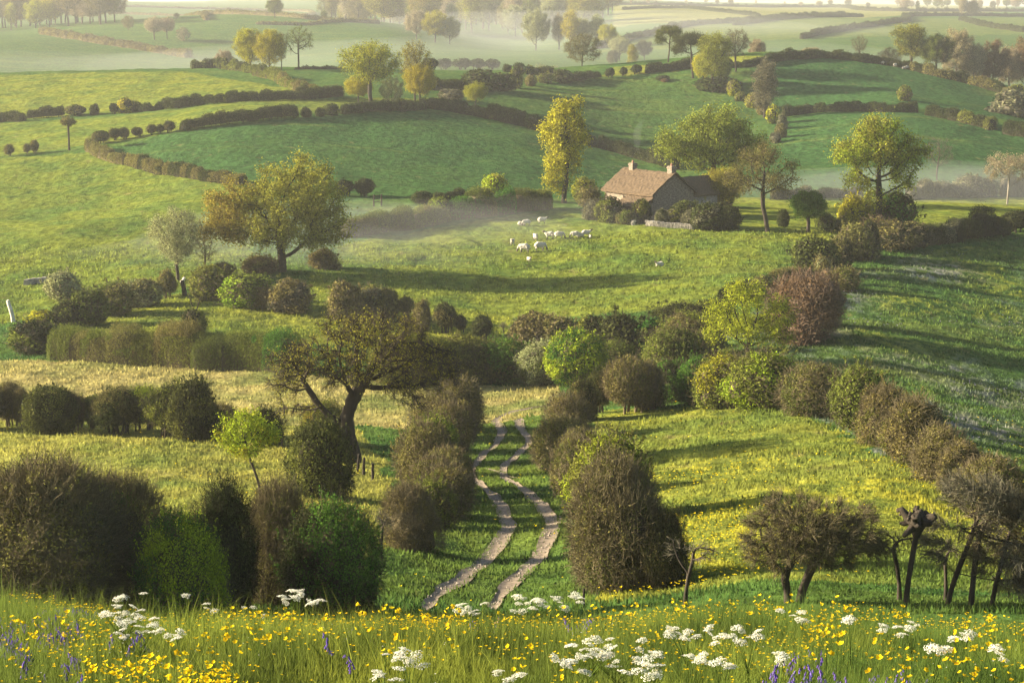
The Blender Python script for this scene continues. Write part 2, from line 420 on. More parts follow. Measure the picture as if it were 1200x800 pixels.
# ---------------------------------------------------------------- hedges (one clipped run each)
def hedge_mesh(pts, h, w, kind, seed, leaf, dens=1.5, scal=0.35, gap=0.0, bushlen=None, twigs=1.0):
    """pts: ground polyline (world); returns mesh relative to pts[0]"""
    rng = np.random.default_rng(seed); mb = MB(); a, _, b2 = kind.partition('+')
    pts = np.asarray(pts, float); seg = np.linalg.norm(np.diff(pts[:, :2], axis=0), axis=1); S = np.concatenate([[0], np.cumsum(seg)]); L = S[-1]
    bushlen = bushlen or h * 1.15
    nb = max(1, int(round(L / bushlen))); cen = np.sort((np.arange(nb) + .5 + rng.uniform(-.33, .33, nb)) / nb * L)
    bh = rng.uniform(.78, 1.18, nb); bw = rng.uniform(.8, 1.2, nb); bm_ = rng.uniform(-.35, .35, nb); bt = rng.uniform(0, 1, nb)
    def prof(s):
        wob = 1 + .26 * fbm(s / (h * 1.3) + seed, s * 0 + seed, seed, 3)
        i = np.clip(np.searchsorted((cen[1:] + cen[:-1]) / 2, s), 0, nb - 1) if nb > 1 else np.zeros(len(s), int)
        half = L / nb * .56
        q = np.clip(np.abs(s - cen[i]) / half, 0, 1.25)
        dome = np.sqrt(np.clip(1 - q ** 2.4 * .8, .05, 1))
        f = (1 - scal) + scal * dome
        end = np.clip(np.minimum(s, L - s) / (.22 * h) , 0, 1); end = np.sqrt(1 - (1 - end) ** 2 + .02)
        return i, f * bh[i] * end * wob, (1 - scal * .5 + scal * .5 * dome) * bw[i] * end
    def pos(s):
        x = np.interp(s, S, pts[:, 0]); y = np.interp(s, S, pts[:, 1])
        dx = np.interp(np.minimum(s + .4, L), S, pts[:, 0]) - np.interp(np.maximum(s - .4, 0), S, pts[:, 0])
        dy = np.interp(np.minimum(s + .4, L), S, pts[:, 1]) - np.interp(np.maximum(s - .4, 0), S, pts[:, 1])
        l = np.hypot(dx, dy) + 1e-6
        return x, y, -dy / l, dx / l, dx / l, dy / l
    def surf(s, ph, rr):
        i, fh, fw = prof(s); x, y, nx, ny, tx, ty = pos(s)
        c = np.cos(ph); si = np.sin(ph)
        cx = np.sign(c) * np.abs(c) ** .62; sz = np.abs(si) ** .62
        o = cx * fw * w / 2 * rr; z = h * fh * np.maximum(sz * rr, 0)
        z = gap * h * np.abs(cx) * .0 + np.maximum(z, gap * h)
        gx = x + nx * o; gy = y + ny * o
        nv = np.stack([nx * c, ny * c, si + .15], 1)
        return np.stack([gx, gy, ground(x, y) + z - .05], 1), nv, i
    # woody heart
    ns = max(4, int(L / max(.45, leaf * 2.2))) + 1; nph = 9
    s = np.repeat(np.linspace(0, L, ns), nph); ph = np.tile(np.linspace(0, math.pi, nph), ns)
    V, _, _ = surf(s, ph, .74 + .1 * rng.random(len(s)))
    i = np.arange(ns * nph).reshape(ns, nph)
    mb.add(V, np.stack([i[:-1, :-1], i[1:, :-1], i[1:, 1:], i[:-1, 1:]], -1).reshape(-1, 4), 1, .1)
    # leaves
    area = L * (w * .7 + 2 * h); n = int(min(60000, area / (leaf * leaf * .31) * dens))
    s = rng.uniform(0, L, n); ph = math.pi * rng.random(n)
    q, nv, ib = surf(s, ph, 1 + rng.normal(-.04, .075, n))
    mixv = np.clip(.5 + bm_[ib] + .5 * fbm(q[:, 0] * .8, q[:, 2] * 1.1 + q[:, 1] * .8, seed, 2) + rng.normal(0, .16, n), 0, 1)
    if b2:
        k = (bt[ib] + .5 * fbm(q[:, 0] * .6, q[:, 2] * .9, seed + 3, 2)) > .5
        leaves(mb, q[k], nv[k], leaf, rng, 0, mixv[k], .62, .6); leaves(mb, q[~k], nv[~k], leaf, rng, 2, mixv[~k], .62, .6)
    else: leaves(mb, q, nv, leaf, rng, 0, mixv, .62, .6)
    # twigs and, below a raised skirt, stems
    n = int(min(9000, L * h * 9 * twigs))
    s = rng.uniform(0, L, n); ph = rng.uniform(.05, .95, n) * math.pi
    q, nv, _ = surf(s, ph, rng.uniform(.8, 1.02, n))
    ribbons(mb, q, nv + rng.normal(0, .6, (n, 3)), np.full(n, h * .13) * rng.uniform(.5, 1.4, n), leaf * .16, rng, 1, rng.random(n), 3, .5)
    if gap > 0:
        for k in range(int(L / .55)):
            sk = np.array([rng.uniform(.2, L - .2)]); x, y, nx, ny, _, _ = pos(sk); o = rng.uniform(-.25, .25) * w
            bx, by = x[0] + nx[0] * o, y[0] + ny[0] * o; gz = float(ground(bx, by))
            tube(mb, [(bx, by, gz - .05), (bx + rng.normal(0, .08), by, gz + h * gap * .6), (bx + rng.normal(0, .15), by, gz + h * (gap + .25))], [.06, .05, .04], 4, 1, .3)
    for k, bl in enumerate(mb.b):
        mb.b[k] = (bl[0] - pts[0],) + bl[1:]
    mats = [LM[a], TM[a]] + ([LM[b2]] if b2 else [])
    return mb.mesh(a + '_hedge', mats)

# ---------------------------------------------------------------- trees (branching grown towards points spread through the crown)
def grow(rng, trunk, lobes, n_attr=420, step=.035, kill=.05, jit=.25, maxit=90, shell=.5, grav=0.0):
    A = []
    vol = np.array([l[3] * l[4] * l[5] for l in lobes]) ** .75
    for l, v in zip(lobes, vol / vol.sum()):
        k = max(12, int(n_attr * v)); d = norm(rng.normal(0, 1, (k, 3))); r = rng.random(k) ** shell
        A.append(np.array(l[:3]) + d * r[:, None] * np.array(l[3:6]))
    A = np.concatenate(A); nodes = [np.array(p, float) for p in trunk]; par = [-1] + list(range(len(trunk) - 1))
    Nn = np.array(nodes)
    D = np.linalg.norm(A[:, None] - Nn[None], axis=2); near = D.argmin(1); nd = D.min(1)
    for it in range(maxit):
        alive = nd > kill
        A, near, nd = A[alive], near[alive], nd[alive]
        if len(A) < 3: break
        acc = np.zeros((len(nodes), 3)); np.add.at(acc, near, norm(A - Nn[near]))
        src = np.unique(near); d = norm(acc[src] + rng.normal(0, jit, (len(src), 3)) + np.array([0, 0, grav]))
        new = Nn[src] + d * step
        base = len(nodes)
        # refuse growth that lands on existing wood
        ok = np.linalg.norm(new[:, None] - Nn[None], axis=2).min(1) > step * .45
        if not ok.any():
            A = A + rng.normal(0, step * .4, A.shape)
            D = np.linalg.norm(A[:, None] - Nn[None], axis=2); near = D.argmin(1); nd = D.min(1); continue
        src, new = src[ok], new[ok]
        nodes += list(new); par += list(src)
        Nn = np.array(nodes)
        D = np.linalg.norm(A[:, None] - new[None], axis=2); m = D.min(1); k = m < nd
        near = np.where(k, base + D.argmin(1), near); nd = np.where(k, m, nd)
    return Nn, np.array(par)

def wood(mb, Nn, par, r0, rtip, rng, mat=0, ex=2.0, gn=.0, flare=1.35):
    n = len(Nn); R = np.zeros(n); ch = [[] for _ in range(n)]
    for i in range(n):
        if par[i] >= 0: ch[par[i]].append(i)
    acc = np.zeros(n)
    for i in range(n - 1, -1, -1):
        acc[i] = acc[i] if ch[i] else 1.0
        if par[i] >= 0: acc[par[i]] += acc[i]
    R = np.maximum(r0 * (acc / acc[0]) ** (1 / ex), rtip)
    starts = [(0, None)]
    while starts:
        i, p = starts.pop(); ch_ = [i] if p is None else [p, i]
        while ch[i]:
            o = sorted(ch[i], key=lambda k: -R[k]); starts += [(k, i) for k in o[1:]]; i = o[0]; ch_.append(i)
        pts = Nn[ch_].copy(); rad = R[ch_].copy()
        if p is None:
            rad[0] *= flare
        else: rad[0] = min(rad[0], rad[1] * 1.25)
        if len(pts) > 4: pts[1:-1] = .25 * pts[:-2] + .5 * pts[1:-1] + .25 * pts[2:]
        sides = 10 if rad[0] > .02 else (6 if rad[0] > .008 else 4)
        tube(mb, pts, rad, sides, mat, .5, True, gn if rad[0] > .012 else 0, rng)
    return R, acc

def tree_meshes(seed, kind, trunk, lobes, r0=.026, n_attr=420, step=.035, kill=.05, jit=.25, leaf=.018, nleaf=14, clump=.030, twigs=3,
                twlen=.05, bare=0.0, rtip=.0016, bark=None, mixfn=None, gn=.06, shell=.5, thick=.0065, kind2=None, droop=0.0, tww=.0022, tipn=5):
    rng = np.random.default_rng(seed); nleaf = int(nleaf * 3.0); r0 = r0 * .74; leaf = leaf * 1.12; clump = clump * 1.15
    Nn, par = grow(rng, trunk, lobes, n_attr, step, kill, jit, shell=shell)
    mw = MB(); R, acc = wood(mw, Nn, par, r0, rtip, rng, 0, 1.9, gn)
    trunk_me = mw.mesh(kind + '_trunk', [bark or BARK])
    mb = MB(); tips = np.array([i for i in range(len(trunk), len(Nn)) if acc[i] <= tipn])
    if len(tips) == 0: tips = np.arange(len(Nn))
    cen = Nn[tips].mean(0)
    # fine twigs
    k = np.repeat(tips, twigs); n = len(k)
    out = norm(Nn[k] - Nn[np.maximum(par[k], 0)] + .25 * norm(Nn[k] - cen)) + rng.normal(0, .55, (n, 3)); out[:, 2] -= droop
    ribbons(mb, Nn[k], out, twlen * rng.uniform(.5, 1.4, n), tww, rng, 1, rng.random(n), 3, .5, -droop)
    # leaves in clumps round the twig ends
    k = np.repeat(tips, nleaf); n = len(k)
    dens = rng.random(len(Nn)); keep = dens[k] >= bare; k = k[keep]; n = len(k)
    off = rng.normal(0, clump, (n, 3)); off[:, 2] -= droop * np.abs(rng.normal(0, clump * 1.6, n))
    q = Nn[k] + off
    cl = vnoise(q[:, 0] * 7 + seed, q[:, 2] * 7 + q[:, 1] * 5, seed) * .9 + .5
    if mixfn is not None: cl = .55 * cl + .45 * mixfn(q)
    mixv = np.clip(cl + rng.normal(0, .14, n), 0, 1)
    nn = norm(off) + .5 * norm(q - cen); nn[:, 2] += .35
    if kind2 is not None:
        g = (mixfn(q) if mixfn is not None else cl) + rng.normal(0, .15, n) > .5
        leaves(mb, q[g], nn[g], leaf, rng, 0, mixv[g]); leaves(mb, q[~g], nn[~g], leaf, rng, 2, mixv[~g])
    else: leaves(mb, q, nn, leaf, rng, 0, mixv)
    mats = [LM[kind], TM[kind]] + ([LM[kind2]] if kind2 else [])
    return trunk_me, mb.mesh(kind + '_crown', mats)

def straight(h, lean=0.0, n=6, wob=.006, seed=1):
    r = np.random.default_rng(seed); t = np.linspace(0, 1, n)
    return [(lean * a * h + (r.normal(0, wob) if i else 0), (r.normal(0, wob) if i else 0), h * a - (.01 if i == 0 else 0)) for i, a in enumerate(t)]

def dome(cx, cz, rx, rz, cy=0., ry=None): return (cx, cy, cz, rx, ry or rx, rz)

# every tree shape is one unit high
SHAPES = {
 'oak':    dict(trunk=straight(.24, .05, seed=2), lobes=[dome(0, .68, .40, .27), dome(-.24, .52, .18, .15), dome(.26, .50, .18, .15), dome(0, .45, .25, .14)], r0=.034, jit=.4, n_attr=460),
 'oakb':   dict(trunk=straight(.20, -.06, seed=3), lobes=[dome(.08, .74, .32, .22), dome(-.22, .62, .22, .19), dome(.3, .55, .2, .17), dome(-.1, .42, .32, .14)], r0=.036, jit=.45, n_attr=440),
 'dome':   dict(trunk=straight(.22, .02, seed=4), lobes=[dome(0, .60, .42, .38)], r0=.030, jit=.3, n_attr=480, nleaf=18),
 'round':  dict(trunk=straight(.18, .0, seed=5), lobes=[dome(0, .58, .40, .42)], r0=.026, jit=.25, n_attr=380, nleaf=20),
 'tall':   dict(trunk=straight(.55, .02, 10, seed=6), lobes=[dome(0, .6, .22, .40), dome(.03, .85, .13, .14)], r0=.028, jit=.25, n_attr=420),
 'vase':   dict(trunk=straight(.20, .03, seed=7), lobes=[dome(0, .72, .36, .26), dome(-.2, .58, .16, .2), dome(.22, .6, .16, .2)], r0=.026, jit=.3, n_attr=380, bare=.55, nleaf=6, twigs=5),
 'bare':   dict(trunk=straight(.22, -.03, seed=8), lobes=[dome(0, .66, .36, .32), dome(.2, .5, .2, .2)], r0=.028, jit=.4, n_attr=420, bare=.45, nleaf=8, twigs=6),
 'scrub':  dict(trunk=straight(.08, .0, 3, seed=9), lobes=[dome(0, .5, .46, .47)], r0=.020, jit=.4, n_attr=420, nleaf=10, twigs=6, bare=.2),
 'flat':   dict(trunk=straight(.32, .10, seed=10), lobes=[dome(.05, .82, .42, .15), dome(-.28, .62, .2, .12), dome(.35, .6, .2, .12)], r0=.030, jit=.45, n_attr=360),
}
_tm = {}
def tree_lib(shape, kind, **over):
    key = (shape, kind, tuple(sorted((k, str(v)) for k, v in over.items())))
    if key not in _tm:
        kw = dict(SHAPES[shape]); kw.update(over)
        _tm[key] = tree_meshes(sum(map(ord, shape + kind)) + len(_tm), kind, **kw)
    return _tm[key]

trunk_count = [0]
def put_tree(p, H, meshes, label, cat='tree', group=None, rz=0.0, wide=1.0, name='tree', sink=.02):
    tr, cr = meshes
    root = empty(name, (p[0], p[1], p[2] - sink * H * .5), rz, (H * wide, H * wide, H))
    link('trunk', tr, root); link('crown', cr, root)
    tag(root, label, cat, group)
    return root
# ---------------------------------------------------------------- fields: what grows where, with sunlit gold and shaded green painted in
def inpoly(x, y, poly):
    poly = np.asarray(poly); c = np.zeros(x.shape, bool); j = len(poly) - 1
    for i in range(len(poly)):
        xi, yi = poly[i, :2]; xj, yj = poly[j, :2]
        c ^= ((yi > y) != (yj > y)) & (x < (xj - xi) * (y - yi) / (yj - yi + 1e-12) + xi); j = i
    return c

def wpoly(pix, dmin=21): return [P(u, v, dmin)[:2] for u, v in pix]
# name: (pixel outline on the photograph, gold (grass and painted sun), straw, flower, blue, lush)
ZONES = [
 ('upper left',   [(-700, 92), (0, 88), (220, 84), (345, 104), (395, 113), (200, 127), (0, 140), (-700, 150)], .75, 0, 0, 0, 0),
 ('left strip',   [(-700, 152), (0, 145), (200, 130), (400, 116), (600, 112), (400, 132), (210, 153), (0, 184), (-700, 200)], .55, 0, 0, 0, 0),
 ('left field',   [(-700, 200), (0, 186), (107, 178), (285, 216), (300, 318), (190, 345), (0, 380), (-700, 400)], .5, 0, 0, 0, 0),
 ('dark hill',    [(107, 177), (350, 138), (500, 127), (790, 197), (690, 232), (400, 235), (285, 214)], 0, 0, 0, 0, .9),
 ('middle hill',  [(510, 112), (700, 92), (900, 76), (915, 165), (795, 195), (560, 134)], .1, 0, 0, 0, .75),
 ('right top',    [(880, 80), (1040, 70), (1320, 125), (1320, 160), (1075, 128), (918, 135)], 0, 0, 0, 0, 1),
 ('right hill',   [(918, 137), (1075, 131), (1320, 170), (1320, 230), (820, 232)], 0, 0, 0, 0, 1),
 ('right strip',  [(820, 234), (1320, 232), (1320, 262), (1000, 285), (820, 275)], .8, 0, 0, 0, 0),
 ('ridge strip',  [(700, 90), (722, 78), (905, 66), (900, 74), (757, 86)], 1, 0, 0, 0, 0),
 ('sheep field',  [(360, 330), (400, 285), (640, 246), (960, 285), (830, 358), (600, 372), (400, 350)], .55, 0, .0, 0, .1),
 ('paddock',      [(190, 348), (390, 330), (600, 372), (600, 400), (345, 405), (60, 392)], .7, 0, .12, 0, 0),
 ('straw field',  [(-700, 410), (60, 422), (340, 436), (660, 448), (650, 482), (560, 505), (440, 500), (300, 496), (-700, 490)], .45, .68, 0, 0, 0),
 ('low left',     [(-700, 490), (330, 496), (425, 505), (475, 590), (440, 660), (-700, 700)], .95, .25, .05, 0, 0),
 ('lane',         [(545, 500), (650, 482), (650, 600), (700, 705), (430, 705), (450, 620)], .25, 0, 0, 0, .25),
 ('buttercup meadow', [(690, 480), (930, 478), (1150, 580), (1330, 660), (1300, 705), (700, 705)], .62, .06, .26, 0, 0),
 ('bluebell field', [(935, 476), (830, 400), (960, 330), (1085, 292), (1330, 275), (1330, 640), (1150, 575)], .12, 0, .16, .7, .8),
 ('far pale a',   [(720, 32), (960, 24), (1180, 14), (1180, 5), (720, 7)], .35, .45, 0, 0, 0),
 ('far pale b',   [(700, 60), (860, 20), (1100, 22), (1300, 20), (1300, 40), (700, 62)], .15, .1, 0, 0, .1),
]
ZONES = [(n, np.array(wpoly(p)), *r) for n, p, *r in ZONES]

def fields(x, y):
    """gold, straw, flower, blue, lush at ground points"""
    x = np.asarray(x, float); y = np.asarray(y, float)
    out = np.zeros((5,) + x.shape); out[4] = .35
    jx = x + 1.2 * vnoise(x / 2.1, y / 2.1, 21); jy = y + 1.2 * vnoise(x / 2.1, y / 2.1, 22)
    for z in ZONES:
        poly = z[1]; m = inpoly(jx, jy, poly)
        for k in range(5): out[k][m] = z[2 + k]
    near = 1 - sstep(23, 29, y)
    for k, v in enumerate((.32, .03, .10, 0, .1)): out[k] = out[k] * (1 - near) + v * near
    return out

def field_group():
    g = bpy.data.node_groups.new('meadow_colour', 'ShaderNodeTree'); nd, lk = g.nodes, g.links
    g.interface.new_socket('Color', in_out='OUTPUT', socket_type='NodeSocketColor')
    g.interface.new_socket('Height', in_out='OUTPUT', socket_type='NodeSocketFloat')
    go = N(nd, 'NodeGroupOutput'); geo = N(nd, 'ShaderNodeNewGeometry')
    def noise(scale, det=4, st=(1, 1, 1), loc=(0, 0, 0)):
        mp = N(nd, 'ShaderNodeMapping'); mp.inputs['Scale'].default_value = st; mp.inputs['Location'].default_value = loc
        lk.new(geo.outputs['Position'], mp.inputs[0])
        n = N(nd, 'ShaderNodeTexNoise'); n.inputs['Scale'].default_value = scale; n.inputs['Detail'].default_value = det; n.inputs['Roughness'].default_value = .6
        lk.new(mp.outputs[0], n.inputs['Vector']); return n.outputs[0]
    def ramp(s, a, b, lo=0., hi=1.):
        r = N(nd, 'ShaderNodeMapRange'); r.interpolation_type = 'SMOOTHSTEP'
        r.inputs[1].default_value = a; r.inputs[2].default_value = b; r.inputs[3].default_value = lo; r.inputs[4].default_value = hi
        lk.new(s, r.inputs[0]); return r.outputs[0]
    def mul(a, b):
        m = N(nd, 'ShaderNodeMath', operation='MULTIPLY')
        for s, v in ((m.inputs[0], a), (m.inputs[1], b)):
            if isinstance(v, (int, float)): s.default_value = v
            else: lk.new(v, s)
        m.use_clamp = True; return m.outputs[0]
    att = {k: N(nd, 'ShaderNodeAttribute', attribute_name=k).outputs['Fac'] for k in ('gold', 'straw', 'flower', 'blue', 'lush_shade')}
    big = noise(.035, 5); mid = noise(.16, 5, (1, .8, 1)); fine = noise(1.1, 6, (1, .55, 1)); fin2 = noise(4.5, 5)
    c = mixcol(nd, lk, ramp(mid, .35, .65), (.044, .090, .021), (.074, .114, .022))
    c = mixcol(nd, lk, mul(att['lush_shade'], ramp(big, .2, .6, .6, 1)), c, (.033, .078, .023))  # deeper grass green, also painting the shade of dim slopes into the colour
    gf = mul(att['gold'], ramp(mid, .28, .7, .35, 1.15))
    c = mixcol(nd, lk, gf, c, (.165, .175, .024))  # yellower grass, also painting sunlight into the colour of lit fields
    sf = mul(att['straw'], ramp(mid, .3, .62, .35, 1.1))
    c = mixcol(nd, lk, sf, c, (.29, .235, .095))
    ff = mul(att['flower'], mul(ramp(noise(.11, 4, (1, .6, 1), (31, 7, 0)), .44, .62), ramp(fine, .42, .6)))
    c = mixcol(nd, lk, ff, c, (.46, .36, .016))
    bf = mul(att['blue'], mul(ramp(noise(.07, 4, (1, .6, 1), (11, 57, 0)), .45, .66), ramp(fine, .40, .62)))
    c = mixcol(nd, lk, bf, c, (.13, .12, .16))
    # worn and dry blotches
    c = mixcol(nd, lk, mul(ramp(noise(.5, 6, (1, .6, 1), (5, 3, 0)), .60, .74), .62), c, (.145, .120, .050))
    c = mixcol(nd, lk, mul(ramp(noise(.30, 6, (1, .6, 1), (45, 13, 0)), .58, .70), .5), c, (.026, .056, .018))
    c = mixcol(nd, lk, mul(ramp(noise(.055, 4, (.35, 1.6, 1), (3, 71, 0)), .56, .66), .35), c, (.12, .135, .030))
    dk = ramp(fine, .3, .7, .62, 1.28)
    mm = N(nd, 'ShaderNodeMix'); mm.data_type = 'RGBA'; mm.blend_type = 'MULTIPLY'; mm.inputs[0].default_value = 1
    lk.new(c, mm.inputs[6])
    cc = N(nd, 'ShaderNodeCombineColor'); [lk.new(dk, cc.inputs[i]) for i in range(3)]
    lk.new(cc.outputs[0], mm.inputs[7])
    lk.new(mm.outputs[2], go.inputs['Color'])
    ad = N(nd, 'ShaderNodeMath', operation='MULTIPLY_ADD'); lk.new(fin2, ad.inputs[0]); ad.inputs[1].default_value = .35; lk.new(fine, ad.inputs[2])
    lk.new(ad.outputs[0], go.inputs['Height'])
    return g
FG = field_group()

def ground_mat():
    m, nt, nd, lk = newmat('meadow_ground')
    g = N(nd, 'ShaderNodeGroup'); g.node_tree = FG
    b = N(nd, 'ShaderNodeBump'); b.inputs['Distance'].default_value = .32; b.inputs['Strength'].default_value = .9
    lk.new(g.outputs['Height'], b.inputs['Height'])
    d = N(nd, 'ShaderNodeBsdfDiffuse'); lk.new(g.outputs['Color'], d.inputs[0]); lk.new(b.outputs[0], d.inputs['Normal'])
    o = N(nd, 'ShaderNodeOutputMaterial'); lk.new(d.outputs[0], o.inputs[0]); return m
def grass_mat(name, boost=1.0, trans=.45):
    m, nt, nd, lk = newmat(name)
    g = N(nd, 'ShaderNodeGroup'); g.node_tree = FG
    geo = N(nd, 'ShaderNodeNewGeometry'); hs = N(nd, 'ShaderNodeHueSaturation')
    ml = N(nd, 'ShaderNodeMapRange'); ml.inputs[3].default_value = .75 * boost; ml.inputs[4].default_value = 1.28 * boost
    lk.new(geo.outputs['Random Per Island'], ml.inputs[0]); lk.new(ml.outputs[0], hs.inputs['Value'])
    lk.new(g.outputs['Color'], hs.inputs['Color'])
    d = N(nd, 'ShaderNodeBsdfDiffuse'); t = N(nd, 'ShaderNodeBsdfTranslucent'); lk.new(hs.outputs[0], d.inputs[0]); lk.new(hs.outputs[0], t.inputs[0])
    x = N(nd, 'ShaderNodeMixShader'); x.inputs[0].default_value = trans; lk.new(d.outputs[0], x.inputs[1]); lk.new(t.outputs[0], x.inputs[2])
    o = N(nd, 'ShaderNodeOutputMaterial'); lk.new(x.outputs[0], o.inputs[0]); return m
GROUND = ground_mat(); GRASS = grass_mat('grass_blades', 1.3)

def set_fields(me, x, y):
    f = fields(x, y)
    for k, nme in enumerate(('gold', 'straw', 'flower', 'blue', 'lush_shade')):
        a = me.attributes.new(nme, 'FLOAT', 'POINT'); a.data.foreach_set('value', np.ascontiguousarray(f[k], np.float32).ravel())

# ---------------------------------------------------------------- ruts of the lane
RUTS = [
 ([(500, 716), (510, 698), (524, 686), (552, 668), (580, 645), (594, 622), (591, 600), (577, 580), (560, 564), (552, 549), (566, 532), (582, 518), (588, 506), (583, 496), (590, 487), (612, 480), (642, 475), (690, 469)], .46),
 ([(578, 716), (584, 700), (594, 686), (618, 665), (640, 640), (647, 614), (634, 589), (608, 569), (590, 557), (592, 545), (605, 533), (618, 520), (615, 508), (608, 499), (610, 490)], .46),
 ([(572, 549), (588, 555), (610, 560)], .34),
]
def spline(pts, n):
    pts = np.asarray(pts, float); s = np.concatenate([[0], np.cumsum(np.linalg.norm(np.diff(pts[:, :2], axis=0), axis=1))])
    m = _tang(s, pts); t = np.linspace(0, s[-1], n); i = np.clip(np.searchsorted(s, t) - 1, 0, len(s) - 2); h = (s[i+1] - s[i])[:, None]; q = ((t - s[i]) / h[:, 0])[:, None]
    return (2*q**3-3*q**2+1)*pts[i] + (q**3-2*q**2+q)*h*m[i] + (-2*q**3+3*q**2)*pts[i+1] + (q**3-q**2)*h*m[i+1], s[-1]
RUTW = []
for pix, wd in RUTS:
    w = np.array([P(u, v, 30) for u, v in pix]); L = np.linalg.norm(np.diff(w[:, :2], axis=0), axis=1).sum()
    c, L = spline(w[:, :2], int(L / .18)); RUTW.append((c, wd))
def rutdist(x, y):
    d = np.full(x.shape, 9.0)
    m = (np.abs(x) < 16) & (y > 40) & (y < 135)
    xm, ym = x[m], y[m]; best = np.full(xm.shape, 9.0)
    for c, wd in RUTW:
        for k in range(0, len(c), 2):
            best = np.minimum(best, np.hypot(xm - c[k, 0], ym - c[k, 1]) - wd / 2)
    d[m] = best; return d
_g0 = ground
def dent(x, y):
    d = rutdist(np.asarray(x, float), np.asarray(y, float))
    return -.07 * (1 - sstep(-.1, .25, d))
DIRT = rough_mat('track_dirt', (.13, .100, .070), (.225, .175, .125), 5, .03, .95, (1, 1, 1), 9)
mb = MB()
for c, wd in RUTW:
    n = len(c); t = norm(np.gradient(c, axis=0)); nr = np.stack([-t[:, 1], t[:, 0]], 1)
    s = np.arange(n) * .18; ends = np.sqrt(np.clip(np.minimum(s, s[-1] - s + .01) / 1.5, .02, 1))
    rows = []
    for k, o in enumerate(np.linspace(-1, 1, 7)):
        jit = 1 + (.35 * vnoise(s / 1.1, np.full(n, k * 3.), 31) + 1.0 * vnoise(s / 3.2, np.full(n, 7. + np.sign(o)), 32)) * (abs(o) > .6)
        q = c + nr * (o * wd * .50 * ends * np.maximum(jit, .5))[:, None]
        rows.append(np.column_stack([q, ground(q[:, 0], q[:, 1]) + .018 - .03 * (1 - o * o) + .02 * vnoise(q[:, 0] / .4, q[:, 1] / .4, 3)]))
    V = np.stack(rows, 1); i = np.arange(n * 7).reshape(n, 7)
    mb.add(V.reshape(-1, 3), np.stack([i[:-1, :-1], i[:-1, 1:], i[1:, 1:], i[1:, :-1]], -1).reshape(-1, 4), 0, .5, True)
o = link('dirt_track', mb.mesh('dirt_track', [DIRT])); tag(o, 'pair of pale dirt wheel ruts winding up between the lane hedges', 'track', kind='structure')

# ---------------------------------------------------------------- the ground sheet
t = np.concatenate([np.linspace(-1.7, -.36, 50)[:-1], np.linspace(-.36, .36, 400), np.linspace(.36, 1.7, 50)[1:]])
ys = np.concatenate([[-60, -40, -25, -15, -8, -4, -1, 1.5, 3.5, 5.5], np.exp(np.linspace(math.log(7), math.log(40), 110))[:-1],
                     np.exp(np.linspace(math.log(40), math.log(500), 660))[:-1], np.exp(np.linspace(math.log(500), math.log(6000), 190))])
Y, T = np.meshgrid(ys, t, indexing='ij'); X = T * np.sqrt(Y * Y + 144)
Z = ground(X, Y) + dent(X, Y)
mb = MB(); i = np.arange(X.size).reshape(X.shape)
mb.add(np.stack([X, Y, Z], -1).reshape(-1, 3), np.stack([i[:-1, :-1], i[:-1, 1:], i[1:, 1:], i[1:, :-1]], -1).reshape(-1, 4), 0, .5, True)
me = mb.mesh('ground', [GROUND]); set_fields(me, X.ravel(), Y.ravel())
GO = link('ground', me); tag(GO, 'rolling green pasture hills of a patchwork valley', 'ground', kind='structure')
ZMIN = float(Z.min())

# ---------------------------------------------------------------- grass
def blades(n, x, y, h, w, rng, lean=.35, seg=3):
    z = ground(x, y) - .02
    a = rng.uniform(0, 2 * math.pi, n); ln = np.abs(rng.normal(0, lean, n)) * h
    dx = np.cos(a) * ln; dy = np.sin(a) * ln; f = rng.uniform(0, 2 * math.pi, n); wx = np.cos(f) * w / 2; wy = np.sin(f) * w / 2
    V = []
    for k in range(seg + 1):
        q = k / seg; b = q ** 1.8; s = (1 - q ** 1.6) if k < seg else 0
        cx = x + dx * b; cy = y + dy * b; cz = z + h * q * (1 - .12 * q * ln / (h + 1e-6))
        if k < seg: V += [np.stack([cx - wx * s, cy - wy * s, cz], 1), np.stack([cx + wx * s, cy + wy * s, cz], 1)]
        else: V += [np.stack([cx, cy, cz], 1)]
    m = 2 * seg + 1; V = np.stack(V, 1); b = np.arange(n)[:, None] * m
    q = np.concatenate([b + np.array([[2*k, 2*k+1, 2*k+3, 2*k+2]]) for k in range(seg - 1)])
    tri = b + np.array([[2*seg-2, 2*seg-1, 2*seg]])
    return V.reshape(-1, 3), q, tri, m

def grass_object(name, n, x, y, h, w, label, seed, lean=.35, seg=3):
    rng = np.random.default_rng(seed)
    V, q, tri, m = blades(n, x, y, h, w, rng, lean, seg)
    mb = MB()
    mb.b.append((V, q, 0, np.full(len(V), .5), False)); mb.b.append((np.zeros((0, 3)), tri, 0, np.zeros(0), False))
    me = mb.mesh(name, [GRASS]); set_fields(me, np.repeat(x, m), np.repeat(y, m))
    o = link(name, me); tag(o, label, 'grass', kind='stuff'); return o

